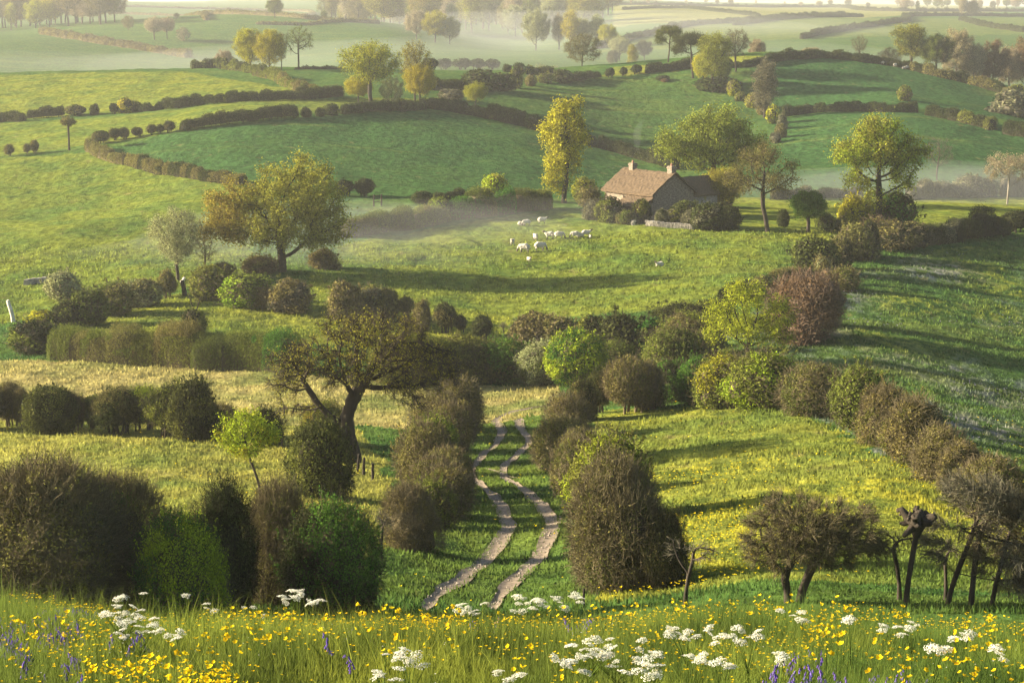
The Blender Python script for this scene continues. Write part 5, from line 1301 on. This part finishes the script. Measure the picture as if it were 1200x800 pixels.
mb = MB(); box(mb, (3.5, -.12, 1.78), (4.6, .1, 1.897)); part('sill', mb, [STONE], wn)
# rear wing
mb = MB(); pr = [(4.6, -2), (8.6, -2), (8.6, 3.0), (6.6, 4.9), (4.6, 3.0)]
mb = MB()
V = [(x, y, z) for y in (Wd + .003, Wd + 5) for x, z in pr]
mb.add(V, [(0, 1, 6, 5), (1, 2, 7, 6), (2, 3, 8, 7), (3, 4, 9, 8), (4, 0, 5, 9), (5, 6, 7, 9)]); mb.add(V, [(9, 7, 8)])
part('rear_wing', mb, [STONEB], cot)
mb = MB()
for s in (-1, 1):
    a = [(6.6, Wd - .6, 5.15), (6.6 + s * 2.35, Wd - .6, 2.92), (6.6 + s * 2.35, Wd + 5.25, 2.92), (6.6, Wd + 5.25, 5.15)]
    V = a + [(x, y, z - .2) for x, y, z in a]
    mb.add(V, [(0, 1, 2, 3), (7, 6, 5, 4), (0, 4, 5, 1), (1, 5, 6, 2), (2, 6, 7, 3)])
part('rear_roof', mb, [ROOF], cot)
# ---------------------------------------------------------------- garden walls of loose stone
def stone_wall(pix, h, label, seed):
    rr = np.random.default_rng(seed); q = np.array([P(u, v, 100) for u, v in pix]); n = int(np.linalg.norm(q[-1] - q[0]) / .2); c, L = spline(q[:, :2], max(n, 6)); mb = MB()
    for x, y in c:
        z = float(ground(x, y)); k = 0
        while k * .2 < h:
            s = rr.uniform(.13, .22); o = rr.normal(0, .05, 3); d = norm(rr.normal(0, 1, (8, 3)))
            box(mb, (x + o[0] - s, y + o[1] - s * .8, z + k * .2 - .06), (x + o[0] + s, y + o[1] + s * .8, z + k * .2 + rr.uniform(.12, .2))); k += 1
    for k, b in enumerate(mb.b): mb.b[k] = (b[0] - q[0],) + b[1:]
    tag(link('stone_wall', mb.mesh('stone_wall', [PALEST]), None, q[0]), label, 'wall')
PALEST = rough_mat('pale_field_stone', (.22, .20, .17), (.40, .37, .32), 3, .03)
stone_wall([(727, 258), (735, 261), (743, 264)], .5, 'broken pale stone wall below the cottage door', 1)
stone_wall([(758, 264), (768, 265), (789, 267)], .6, 'pale stone garden wall below the cottage gable', 2)
stone_wall([(789, 267), (812, 269)], .5, 'low dark stone wall right of the pale garden wall', 3)
stone_wall([(30, 334), (44, 332), (57, 331)], .45, 'pale stones of a ruined wall on the shaded left slope', 4)
# ---------------------------------------------------------------- sheep
WOOL, _nt, nd_, lk_ = newmat('wool')
_a = N(nd_, 'ShaderNodeAttribute', attribute_name='mixv'); _c = mixcol(nd_, lk_, _a.outputs['Fac'], (.46, .42, .35), (.12, .10, .085))
_tc = N(nd_, 'ShaderNodeTexCoord'); _n = N(nd_, 'ShaderNodeTexNoise'); _n.inputs['Scale'].default_value = 22; lk_.new(_tc.outputs['Object'], _n.inputs[0])
_b = N(nd_, 'ShaderNodeBump'); _b.inputs['Distance'].default_value = .04; lk_.new(_n.outputs[0], _b.inputs['Height'])
_d = N(nd_, 'ShaderNodeBsdfDiffuse'); lk_.new(_c, _d.inputs[0]); lk_.new(_b.outputs[0], _d.inputs['Normal']); _o = N(nd_, 'ShaderNodeOutputMaterial'); lk_.new(_d.outputs[0], _o.inputs[0])
import bmesh
def sheep_mesh(pose):
    bm = bmesh.new(); lay = bm.verts.layers.skin.verify(); vs = {}
    def v(n, co, r):
        x = bm.verts.new(co); x[lay].radius = (r, r * 1.05); vs[n] = x; return x
    lie = pose == 'lie'; hz = .34 if lie else .62
    v('rump', (-.46, 0, hz - .03), .19); v('hip', (-.30, 0, hz), .25); v('mid', (0, 0, hz - .02), .28); v('chest', (.30, 0, hz), .24); v('neck', (.46, 0, hz + .10), .15)
    if pose == 'graze': hd = [((.60, 0, .44), .095), ((.68, 0, .24), .085), ((.74, 0, .08), .055)]
    elif pose == 'stand': hd = [((.58, 0, .88), .10), ((.68, .02, .93), .095), ((.84, .03, .84), .055)]
    else: hd = [((.54, 0, hz + .26), .10), ((.62, .05, hz + .32), .09), ((.74, .10, hz + .24), .055)]
    for n, (co, r) in zip(('nape', 'head', 'muzzle'), hd): v(n, co, r)
    h = hd[1][0]
    for s in (-1, 1):
        v('ear%d' % s, (h[0] - .02, h[1] + s * .17, h[2] + .01), .025)
        if not lie:
            v('fs%d' % s, (.26, s * .14, .45), .10); v('fk%d' % s, (.27, s * .14, .25), .045); v('ff%d' % s, (.26, s * .14, .02), .035)
            v('hs%d' % s, (-.32, s * .14, .45), .12); v('hk%d' % s, (-.42, s * .14, .28), .048); v('hf%d' % s, (-.37, s * .14, .02), .035)
        else:
            v('fs%d' % s, (.28, s * .18, .14), .08); v('ff%d' % s, (.48, s * .20, .05), .04); v('hs%d' % s, (-.28, s * .22, .13), .09); v('hf%d' % s, (-.08, s * .27, .05), .04)
    v('tail', (-.60, 0, hz - .18), .05)
    E = [('rump', 'hip'), ('hip', 'mid'), ('mid', 'chest'), ('chest', 'neck'), ('neck', 'nape'), ('nape', 'head'), ('head', 'muzzle'), ('rump', 'tail')]
    for s in (-1, 1):
        E += [('head', 'ear%d' % s), ('chest', 'fs%d' % s), ('hip', 'hs%d' % s)]
        E += [('fs%d' % s, 'ff%d' % s), ('hs%d' % s, 'hf%d' % s)] if lie else [('fs%d' % s, 'fk%d' % s), ('fk%d' % s, 'ff%d' % s), ('hs%d' % s, 'hk%d' % s), ('hk%d' % s, 'hf%d' % s)]
    for a, b in E: bm.edges.new((vs[a], vs[b]))
    vs['mid'][lay].use_root = True
    me = bpy.data.meshes.new('t'); bm.to_mesh(me); bm.free(); o = bpy.data.objects.new('t', me); COL.objects.link(o)
    o.modifiers.new('s', 'SKIN'); ss = o.modifiers.new('u', 'SUBSURF'); ss.levels = 2; ss.render_levels = 2
    dg = bpy.context.evaluated_depsgraph_get(); m2 = bpy.data.meshes.new_from_object(o.evaluated_get(dg)); bpy.data.objects.remove(o)
    m2.name = 'sheep'; m2.materials.clear(); m2.materials.append(WOOL)
    co = np.zeros(len(m2.vertices) * 3); m2.vertices.foreach_get('co', co); co = co.reshape(-1, 3)
    hd0 = np.array(hd[1][0]); dark = ((np.linalg.norm(co - hd0, axis=1) < .2) | ((co[:, 0] > hd[1][0][0])) | ((co[:, 2] < .27) if not lie else (co[:, 2] < .0)))
    a = m2.attributes.new('mixv', 'FLOAT', 'POINT'); a.data.foreach_set('value', dark.astype(np.float32))
    m2.polygons.foreach_set('use_smooth', np.ones(len(m2.polygons), bool)); return m2
SM = {k: sheep_mesh(k) for k in ('graze', 'stand', 'lie')}
for u, v, s, pose, az, lab in [
    (611, 264, .9, 'lie', 20, 'sheep lying at the left of the pair furthest back under the hedge'), (617, 265, 1., 'graze', 200, 'sheep grazing at the right of the back pair under the hedge'), (635.5, 262.5, 1.05, 'stand', 0, 'sheep alone at the back, right of the back pair'),
    (627.5, 282, 1., 'graze', -80, 'sheep seen end on behind the two big front sheep'), (644, 280.5, 1.15, 'stand', 170, 'upright sheep in the middle of the flock'), (655.5, 280, 1.1, 'graze', -10, 'dark faced sheep grazing right of the upright middle one'),
    (600.5, 288, .95, 'stand', -95, 'sheep facing us at the left end of the flock'), (614, 296, 1.25, 'graze', 165, 'large grey sheep grazing at the front left'), (633, 294, 1.25, 'graze', 10, 'large pale sheep grazing at the front beside the grey one'),
    (620, 307, .7, 'stand', -60, 'small lamb in front of the whole flock'), (674, 279, 1., 'graze', 180, 'sheep at the left of the huddle on the right'), (680, 277.5, .95, 'lie', 10, 'sheep lying in the huddle on the right'),
    (687, 277.5, 1., 'stand', 0, 'sheep standing in the huddle on the right'), (692, 280, .6, 'stand', -80, 'little lamb at the right end of the huddle'), (773, 312, .9, 'lie', 200, 'sheep lying alone far to the right of the flock')]:
    p = P(u, v, 100); o = link('sheep', SM[pose], None, (p[0], p[1], p[2] - .02), math.radians(az), (s * .9, s * .9, s * .9)); tag(o, lab, 'sheep', 'sheep grazing in the misty field')
# sheep along the far hedge on the right hill
for k, (u, v, pose) in enumerate([(1013, 70.5, 'stand'), (1003, 70, 'lie'), (1033, 74.5, 'graze'), (1048, 77, 'graze'), (1058, 79, 'lie'), (1062, 80, 'graze'), (1083, 84, 'stand')]):
    p = P(u, v + 1, 300); o = link('sheep', SM[pose], None, (p[0], p[1] - 1, float(ground(p[0], p[1] - 1)) - .02), k * 1.3); tag(o, 'tiny pale sheep resting below the hedge on the upper right hill', 'sheep', 'tiny sheep on the upper right hill')
# ---------------------------------------------------------------- posts and stumps
def post(u, v, h, r, lean, label, name='post', m=None, D=None, cat='post', top=None):
    p = PD(u, D) if D else P(u, v, 21); H = h * mpp(p); R = r * mpp(p); rr = np.random.default_rng(int(u)); mb = MB()
    z = np.linspace(0, 1, 7); pts = np.column_stack([lean * H * z ** 1.2 + rr.normal(0, R * .1, 7), rr.normal(0, R * .1, 7), H * z - .05])
    tube(mb, pts, R * (1.15 - .35 * z), 8, 0, .5, True, .08, rr)
    if top == 'twigs':
        n = 9; a = rr.uniform(0, 6.28, n); ribbons(mb, np.repeat(pts[-1:], n, 0), np.stack([np.cos(a), np.sin(a), np.full(n, .9)], 1), H * .5, R * .35, rr, 0, .5, 5, .7)
    o = link(name, mb.mesh(name, [m or BARK]), None, p); tag(o, label, cat); return o
WHITEW = rough_mat('weathered_white_wood', (.42, .37, .31), (.66, .60, .52), 5, .02, .9, (1, 1, .3))
post(16, 377, 26, 2.4, -.22, 'leaning bleached white post by the left edge', m=WHITEW)
post(216, 346, 18, 2.8, -.10, 'dark stump with a snapped trunk below the pale tree', 'stump', cat='stump')
post(213, 331, 6, 2.0, .6, 'white broken branch end above the dark stump', 'branch', WHITEW, cat='branch')
for (u, v, h, lean, lab) in [(219, 366, 24, -.3, 'left of two antler like dead twigs'), (232, 368, 18, .35, 'right of two antler like dead twigs')]:
    p = P(227, 391, 21); s = mpp(p); rr = np.random.default_rng(int(u)); mb = MB()
    b = np.array([(227 - 227) * s, 1.0, 22 * s]); tp = b + np.array([lean * h * s, 0, h * s])
    tube(mb, [b, (b + tp) / 2 + [lean * .15, 0, 0], tp], [.07, .05, .03], 6, 0, .5)
    for k in range(3): q = b + (tp - b) * (.35 + .25 * k); tube(mb, [q, q + np.array([lean * .5 - .2 * (k % 2) * np.sign(lean), .05, .3])], [.04, .02], 5)
    tag(link('twig', mb.mesh('twig', [BARK]), None, p), lab, 'twig')
post(684, 702, 26, 1.6, 0, 'short old fence post in front of the big twiggy bush', 'fence_post', D=44)
post(330, 560, 14, .9, .1, 'thin wooden stake by the dark bush at the straw field edge', 'stake', D=88)
for k, (u, v) in enumerate([(437, 563), (426, 556), (419, 552)]): post(u, v, 22, 1.8, .05 * k, ('nearest', 'middle', 'farthest')[k] + ' of three mossy gate posts by the gnarled tree', 'gate_post')
for k, (u, v) in enumerate([(438, 240), (447, 239)]): post(u, v + 2, 14, 1., .02, ('left', 'right')[k] + ' post of the old field gate right of the lone leggy bush', 'gate_post')
p = P(438, 240, 100); q = P(447, 239, 100); s = mpp(p); mb = MB()
for z in (.35, .75, 1.15): tube(mb, [(0, -.06, z), tuple((q - p)[:2] - [0, .06]) + (z + float(q[2] - p[2]),)], .05, 5)
tag(link('field_gate', mb.mesh('field_gate', [BARK]), None, p), 'old three barred field gate right of the lone leggy bush', 'gate')
# ---------------------------------------------------------------- chimney smoke
mb = MB(); zz = np.linspace(0, 1, 12)
tube(mb, np.column_stack([.9 * zz ** 1.5 + .2 * np.sin(zz * 7), .1 * zz, 4.2 * zz]), .12 + .55 * np.sin(np.pi * np.minimum(zz * .92 + .04, 1)) ** 1.2 * zz ** .4, 12, 0, .5, True)
sm, _nt, _nd, _lk = newmat('chimney_smoke'); _v = N(_nd, 'ShaderNodeVolumePrincipled'); _v.inputs['Density'].default_value = .035; _v.inputs['Color'].default_value = (.85, .87, .92, 1); _o = N(_nd, 'ShaderNodeOutputMaterial'); _lk.new(_v.outputs[0], _o.inputs['Volume'])
ca, sa = math.cos(-TH), math.sin(-TH); lx, ly = 1.5, Wd / 2
o = link('smoke', mb.mesh('smoke', [sm]), None, (org[0] + lx * ca - ly * sa, org[1] + lx * sa + ly * ca, zg - .1 + RZ + 1.5)); tag(o, 'thin wisp of smoke rising from the cottage chimney', 'smoke', kind='stuff')
# ================================================================ flowers of the front meadow
def petal_mat(name, A, B, tr=.35):
    return foliage_mat(name, A, B, tr, .012, .2)
YEL = petal_mat('buttercup_petals', (.72, .46, .010), (.86, .64, .016)); STM = petal_mat('flower_stems', (.075, .115, .02), (.11, .15, .028))
WHT = petal_mat('parsley_petals', (.68, .66, .54), (.80, .78, .70)); BLU = petal_mat('bluebell_petals', (.13, .085, .36), (.20, .13, .46)); CEN = petal_mat('flower_centres', (.5, .24, .01), (.6, .3, .01))
rf = np.random.default_rng(77)
def flower_head(mb, c, r, n, mat, rng, cup=.45, tilt=.5):
    up = norm(np.array([rng.normal(0, tilt), rng.normal(0, tilt) - .25, 1.0])); a = norm(np.cross(up, [.3, .9, .1])); b = np.cross(up, a)
    V = []; f = []
    for k in range(n):
        t0 = 2 * math.pi * (k + rng.uniform(-.1, .1)) / n; w = math.pi / n * .95
        d0, d1, dm = (a * math.cos(t) + b * math.sin(t) for t in (t0 - w, t0 + w, t0))
        i = len(V); V += [c, c + d0 * r * .75 + up * r * cup * .7, c + dm * r + up * r * cup, c + d1 * r * .75 + up * r * cup * .7]; f.append((i, i + 1, i + 2, i + 3))
    mb.add(V, f, mat, rng.random())
    return up
def buttercup(seed, nst):
    rng = np.random.default_rng(seed); mb = MB()
    for k in range(nst):
        a = rng.uniform(0, 6.28); h = rng.uniform(.72, 1.05); o = np.array([math.cos(a), math.sin(a), 0]) * rng.uniform(.06, .30)
        q = [np.zeros(3), o * .25 + [0, 0, h * .4], o * .7 + [0, 0, h * .8], o + [0, 0, h]]; tube(mb, q, [.007, .006, .005, .004], 4, 1, .4)
        flower_head(mb, q[-1], rng.uniform(.052, .076), 5, 0, rng); flower_head(mb, q[-1] + [0, 0, .008], .016, 5, 2, rng, .8, .1)
    ribbons(mb, np.zeros((9, 3)), norm(rng.normal(0, .5, (9, 3)) + [0, 0, 1]), .5, .018, rng, 1, .3, 4, .4)
    return mb.mesh('buttercup', [YEL, STM, CEN])
BC = [buttercup(k, 2 + k % 4) for k in range(8)]
def bluebell(seed):
    rng = np.random.default_rng(seed); mb = MB(); z = np.linspace(0, 1, 9); a = rng.uniform(0, 6.28); ax_ = np.array([math.cos(a), math.sin(a), 0])
    pts = ax_ * (.22 * z[:, None] ** 3) + np.array([0, 0, 1]) * (z - .10 * z ** 4)[:, None]; tube(mb, pts, np.linspace(.011, .006, 9), 4, 1, .3)
    for k in range(11):
        t = .50 + .5 * k / 10; p = np.array([np.interp(t, z, pts[:, i]) for i in range(3)]); s = 1 - .35 * k / 10
        b = rng.uniform(0, 6.28); d = np.array([math.cos(b), math.sin(b), -.35]); e = p + d * .05 * s; f_ = e + np.array([d[0] * .02, d[1] * .02, -.085 * s])
        tube(mb, [p, e], .004, 3, 1); tube(mb, [e, e * .55 + f_ * .45, f_ * .9 + e * .1, f_], [.014 * s, .026 * s, .026 * s, .040 * s], 6, 0, rng.random(), False)
    ribbons(mb, np.zeros((6, 3)), norm(rng.normal(0, .45, (6, 3)) + [0, 0, 1]), .75, .03, rng, 1, .2, 5, .4)
    return mb.mesh('bluebell', [BLU, STM])
BB = [bluebell(k) for k in range(5)]
def umbel(seed):
    rng = np.random.default_rng(seed); mb = MB()
    for k in range(13):
        a = 2.4 * k; r = .043 * math.sqrt(k / 12); c = np.array([r * math.cos(a), r * math.sin(a), .035 - 5 * r * r + rng.normal(0, .002)])
        tube(mb, [(0, 0, 0), c * [.5, .5, .7], c], .0008, 3, 1, .5, False)
        m = 15; d = norm(rng.normal(0, 1, (m, 3))); d[:, 2] = np.abs(d[:, 2]); q = c + d * .0105 * [1.15, 1.15, .6]; leaves(mb, q, d + [0, 0, .8], .0075, rng, 0, rng.random(m), .9, .4)
    return mb.mesh('umbel', [WHT, STM])
UM = [umbel(k) for k in range(4)]
def parsley_stem(seed, heads):
    rng = np.random.default_rng(seed); mb = MB(); H = heads[:, 2].max() * .55
    tube(mb, [(0, 0, -.03), (.01, 0, H * .5), (0, .01, H)], [.007, .006, .005], 5, 0, .5)
    for h in heads: tube(mb, [(0, 0, min(H, h[2] * .6) * rng.uniform(.6, 1)), h * [.6, .6, .8], h], [.004, .003, .0022], 4, 0, .5)
    n = 260; a = rng.uniform(0, 6.28, n); r = np.abs(rng.normal(0, .10, n)); q = np.stack([r * np.cos(a), r * np.sin(a), rng.uniform(.05, H * 1.1, n)], 1); leaves(mb, q, np.tile([0, 0, 1.], (n, 1)), .022, rng, 0, rng.random(n), .35, .6)
    return mb.mesh('stem', [STM])
def stand(u, v, h, lo=12.0, hi=23.0):
    """where a plant of height h must stand for its head to show at (u, v)"""
    best = None
    for D in np.linspace(lo, hi, 60):
        p = PD(u, D); e = abs(proj(p + np.array([0, 0, h]))[1] - v)
        if best is None or e < best[0]: best = (e, p)
    return best[1]
def scatter(spec, heights):
    for u, v, su, sv, n in spec:
        for k in range(n):
            uu = u + rf.uniform(-1, 1) * su; vv = v + rf.uniform(-1, 1) * sv; h = rf.uniform(*heights); yield stand(uu, vv, h), h
yel = [(200, 785, 95, 14, 44), (150, 778, 40, 8, 10), (105, 730, 28, 14, 12), (250, 745, 60, 18, 14), (310, 722, 40, 14, 18), (370, 716, 50, 12, 14), (460, 706, 60, 10, 22), (520, 700, 30, 10, 10), (470, 735, 60, 16, 10), (640, 712, 60, 10, 12),
       (760, 704, 70, 9, 18), (880, 698, 60, 8, 12), (960, 742, 22, 14, 16), (900, 720, 80, 14, 14), (1000, 705, 60, 10, 10), (1080, 765, 60, 25, 18), (1150, 735, 55, 22, 14), (1110, 712, 70, 10, 10), (640, 775, 30, 14, 4), (560, 745, 60, 30, 7), (20, 740, 25, 20, 6), (1160, 790, 40, 8, 6)]
for p, h in scatter(yel, (.30, .46)):
    o = link('buttercup', BC[rf.integers(8)], None, p - [0, 0, .02], rf.uniform(0, 6.28), (h * .92, h * .92, h)); tag(o, 'yellow buttercup standing in the tall front meadow grass', 'flower', 'buttercups of the front meadow')
blu = [(40, 722, 50, 16, 70), (85, 714, 26, 12, 24), (20, 745, 24, 14, 18), (60, 772, 40, 14, 6), (85, 765, 10, 10, 3), (930, 770, 40, 16, 16), (975, 770, 14, 12, 5), (1075, 784, 8, 5, 2), (1030, 782, 20, 10, 4), (390, 742, 25, 14, 3), (575, 725, 40, 14, 5), (690, 722, 20, 8, 4), (150, 735, 25, 10, 4)]
for p, h in scatter(blu, (.28, .40)):
    o = link('bluebell', BB[rf.integers(5)], None, p - [0, 0, .02], rf.uniform(0, 6.28), (h, h, h)); tag(o, 'violet bluebell spike standing in the front meadow grass', 'flower', 'bluebells of the front meadow')
wh = [(146, 712, 28, 16, 22, 'largest cow parsley at the left, its white heads stacked in a tall cluster'), (165, 738, 26, 8, 14, 'low spreading cow parsley in front of the largest left one'), (203, 742, 14, 6, 4, 'small cow parsley with drooping heads right of the left cluster'), (224, 703, 5, 3, 1, 'single white umbel on a tall stalk at the left front'),
      (255, 712, 14, 8, 3, 'faint small cow parsley between the single umbel and the tall stalked one'), (350, 689, 12, 5, 8, 'tall stalked cow parsley with a wide white head left of the lane'), (338, 702, 12, 6, 4, 'cow parsley just left of the tall stalked one'), (368, 708, 12, 9, 5, 'cow parsley just right of the tall stalked one'),
      (300, 716, 16, 8, 3, 'sparse cow parsley further left of the tall stalked one'), (552, 707, 20, 7, 15, 'white cow parsley in front of the left wheel rut'), (615, 704, 24, 6, 16, 'white cow parsley in front of the right wheel rut'), (645, 700, 20, 6, 13, 'feathery cow parsley right of the right wheel rut'), (672, 704, 12, 5, 5, 'cow parsley by the short fence post'),
      (480, 778, 24, 10, 11, 'cow parsley clump at the bottom edge left of the centre'), (455, 793, 18, 6, 6, 'low cow parsley cut by the bottom edge'), (450, 770, 4, 3, 1, 'single small umbel beside the bottom edge clump'), (690, 756, 34, 12, 13, 'upper left part of the broad white cow parsley drift'), (720, 772, 40, 14, 15, 'middle of the broad white cow parsley drift'), (752, 782, 28, 14, 12, 'right end of the broad white cow parsley drift'),
      (665, 780, 26, 12, 8, 'thin left end of the broad white cow parsley drift'), (600, 792, 20, 6, 5, 'low cow parsley at the bottom left of the broad white drift'), (805, 745, 26, 7, 10, 'cow parsley with flat heads right of the broad drift'), (850, 748, 26, 7, 9, 'cow parsley second right of the broad drift'), (875, 745, 16, 8, 6, 'cow parsley at the right end of the middle row'), (812, 770, 14, 5, 5, 'small cow parsley below the middle row'),
      (845, 783, 14, 6, 5, 'small cow parsley near the bottom right of the broad drift'), (910, 797, 10, 4, 3, 'tiny cow parsley cut by the bottom edge beside the bluebells'), (940, 722, 20, 8, 8, 'cow parsley in front of the flat topped hawthorn'), (908, 718, 6, 3, 1, 'single umbel left of the hawthorn cow parsley'), (995, 727, 6, 3, 3, 'small cow parsley right of the hawthorn'), (1045, 738, 16, 10, 5, 'faded cow parsley left of the brighter right one'),
      (1068, 738, 13, 6, 6, 'bright cow parsley below the leaning thorn tree'), (1092, 764, 16, 5, 5, 'flat headed cow parsley at the lower right'), (1122, 750, 16, 5, 6, 'cow parsley right of the flat headed one'), (1178, 768, 16, 6, 4, 'cow parsley by the right bottom edge')]
for k, (u, v, su, sv, n, lab) in enumerate(wh):
    h = rf.uniform(.40, .55) if n > 1 else .5; b = stand(u, v, h); s = mpp(b)
    hd = np.column_stack([rf.uniform(-1, 1, n) * su * s * .9, rf.uniform(-1, 1, n) * su * s * .8, h - rf.uniform(-.6, 1, n) * sv * s * 1.2])
    root = empty('cow_parsley', b); tag(root, lab, 'flower', 'cow parsley of the front meadow'); link('foliage', parsley_stem(k, hd), root)
    for q in hd:
        z = rf.uniform(.75, 1.2); o = link('umbel', UM[rf.integers(4)], root, q, rf.uniform(0, 6.28), (z, z, z)); o.rotation_euler[0] = rf.normal(.15, .2); o.rotation_euler[1] = rf.normal(0, .2)
# the uncountable rest, mixed into the grass
def flower_mass(name, x, y, h, r, label, seed, mat, npet=4, stem=True):
    rng = np.random.default_rng(seed); n = len(x); z = ground(x, y) + h; c = np.stack([x, y, z], 1); mb = MB()
    for k in range(npet):
        d = norm(np.stack([np.cos(2 * math.pi * k / npet + x * 7), np.sin(2 * math.pi * k / npet + x * 7), np.full(n, .45)], 1) + rng.normal(0, .12, (n, 3)))
        s = norm(np.cross(d, [0, 0, 1.])); rr = (r * rng.uniform(.7, 1.2, n))[:, None]
        V = np.stack([c, c + d * rr * .6 + s * rr * .45, c + d * rr, c + d * rr * .6 - s * rr * .45], 1); mb.add(V.reshape(-1, 3), np.arange(4 * n).reshape(n, 4), 0, np.repeat(rng.random(n), 4))
    if stem: ribbons(mb, c - np.stack([0 * h, 0 * h, h], 1), np.tile([0, 0, 1.], (n, 1)), h, .0035, rng, 1, .5, 2, .02)
    tag(link(name, mb.mesh(name, [mat, STM])), label, 'wildflowers', kind='stuff')
def sampled(n, y0, y1, dens, wide=.29, pad=2.0):
    y = rf.uniform(y0, y1, n); x = rf.uniform(-1, 1, n) * (wide * y + pad); k = rf.random(n) < dens(x, y); return x[k], y[k]
x, y = sampled(26000, 13, 23.5, lambda x, y: np.clip(.02 + 1.5 * (vnoise(x / .9, y / .7, 61) + .10), 0, 1) * (.4 + .6 * sstep(14, 19, y)))
flower_mass('wildflowers', x, y, rf.uniform(.16, .36, len(x)), np.full(len(x), .017), 'scattered small yellow wildflowers all through the front meadow', 1, YEL)
x, y = sampled(2600, 13, 23.5, lambda x, y: np.clip(1.3 * (vnoise(x / .8, y / .7, 71) - .08), 0, 1))
flower_mass('wildflowers', x, y, rf.uniform(.14, .3, len(x)), np.full(len(x), .009), 'scattered tiny white wildflowers all through the front meadow', 2, WHT)
x, y = sampled(60000, 44, 108, lambda x, y: np.clip(2.2 * (vnoise(x / 5.5, y / 8, 81) - .02), 0, 1) * (fields(x, y)[2] > .2) * .5 + .012, .29, 6)
flower_mass('wildflowers', x, y, rf.uniform(.12, .30, len(x)), .028 + .0004 * y, 'drifts of yellow buttercups across the meadow beyond the lane', 3, YEL, 3, False)
x, y = sampled(40000, 70, 200, lambda x, y: np.clip(1.8 * (vnoise(x / 9, y / 6, 91) - .05), 0, 1) * (fields(x, y)[3] > .3), .30, 6)
LIL = petal_mat('pale_violet_petals', (.18, .16, .25), (.26, .24, .32))
flower_mass('wildflowers', x, y, rf.uniform(.12, .3, len(x)), .03 + .0004 * y, 'pale violet flower drifts over the shaded field on the right', 4, LIL, 3, False)
# ---------------------------------------------------------------- air, light and camera
EXPOSURE = 2.25
def volume_mat(name, dens, col=(.96, .96, .98), aniso=.3):
    m, nt, nd, lk = newmat(name)
    v = N(nd, 'ShaderNodeVolumePrincipled'); v.inputs['Color'].default_value = (*col, 1); v.inputs['Density'].default_value = dens; v.inputs['Anisotropy'].default_value = aniso
    o = N(nd, 'ShaderNodeOutputMaterial'); lk.new(v.outputs[0], o.inputs['Volume']); return m
mb = MB(); box(mb, (-10600, -75, ZMIN - 1), (10600, 6150, 75))
o = link('haze', mb.mesh('haze', [volume_mat('haze_air', HAZE)])); tag(o, 'thin morning haze hanging over the whole valley', 'haze', kind='stuff')

def mist(name, c, r, dens, label, seed=0):
    """a low bank of mist: a closed, flattened, uneven lens thinning to nothing at its rim"""
    rng = np.random.default_rng(seed); mb = MB(); nth, nph = 40, 13
    th, ph = np.meshgrid(np.linspace(0, 2 * math.pi, nth + 1)[:-1], np.linspace(-.5 * math.pi, .5 * math.pi, nph))
    d = np.stack([np.cos(ph) * np.cos(th), np.cos(ph) * np.sin(th), np.sin(ph)], -1).reshape(-1, 3)
    q = d * np.array(r) * (1 + .35 * fbm(d[:, 0] * 1.7 + seed, d[:, 1] * 1.7, seed, 2))[:, None]
    i = np.arange(nth * nph).reshape(nph, nth); j = np.roll(i, -1, 1)
    mb.add(q, np.stack([i[:-1], j[:-1], j[1:], i[1:]], -1).reshape(-1, 4), 0, .5, True)
    o = link(name, mb.mesh(name, [volume_mat(name + '_air', dens)]), None, c); tag(o, label, 'mist', kind='stuff'); return o
for a in MISTS: mist(*a)

w = bpy.data.worlds.new('World'); SC.world = w; w.use_nodes = True
nd, lk = w.node_tree.nodes, w.node_tree.links
bg = nd['Background']; sk = nd.new('ShaderNodeTexSky'); sk.sky_type = 'NISHITA'; sk.sun_disc = False
sk.sun_elevation = math.radians(SUN_EL); sk.sun_rotation = math.pi / 2 - SUN_AZ; sk.air_density = 1.0; sk.dust_density = 2.0
lk.new(sk.outputs[0], bg.inputs[0]); bg.inputs[1].default_value = SKY
L = bpy.data.lights.new('sun', 'SUN'); L.energy = SUN; L.angle = math.radians(1.0); L.color = (1, .87, .64)
so = bpy.data.objects.new('sun', L); COL.objects.link(so)
sd = Vector((math.cos(SUN_AZ) * math.cos(math.radians(SUN_EL)), math.sin(SUN_AZ) * math.cos(math.radians(SUN_EL)), math.sin(math.radians(SUN_EL))))
so.rotation_euler = sd.to_track_quat('Z', 'Y').to_euler(); so.location = (-60, 0, 60)
cam = bpy.data.cameras.new('camera'); cam.sensor_width = 36; cam.sensor_fit = 'HORIZONTAL'; cam.lens = 36 * F / 1200; cam.clip_start = .1; cam.clip_end = 30000
co = bpy.data.objects.new('camera', cam); COL.objects.link(co); co.rotation_euler = (math.pi / 2 - PITCH, 0, 0); SC.camera = co
SC.view_settings.view_transform = 'Standard'; SC.view_settings.look = 'None'; SC.view_settings.exposure = EXPOSURE; SC.view_settings.gamma = 1
SC.view_settings.use_curve_mapping = False
SC.render.engine = 'CYCLES'
c = SC.cycles; c.max_bounces = 6; c.diffuse_bounces = 3; c.glossy_bounces = 1; c.transmission_bounces = 3; c.volume_bounces = 2; c.transparent_max_bounces = 4
c.use_denoising = True; c.caustics_reflective = False; c.caustics_refractive = False
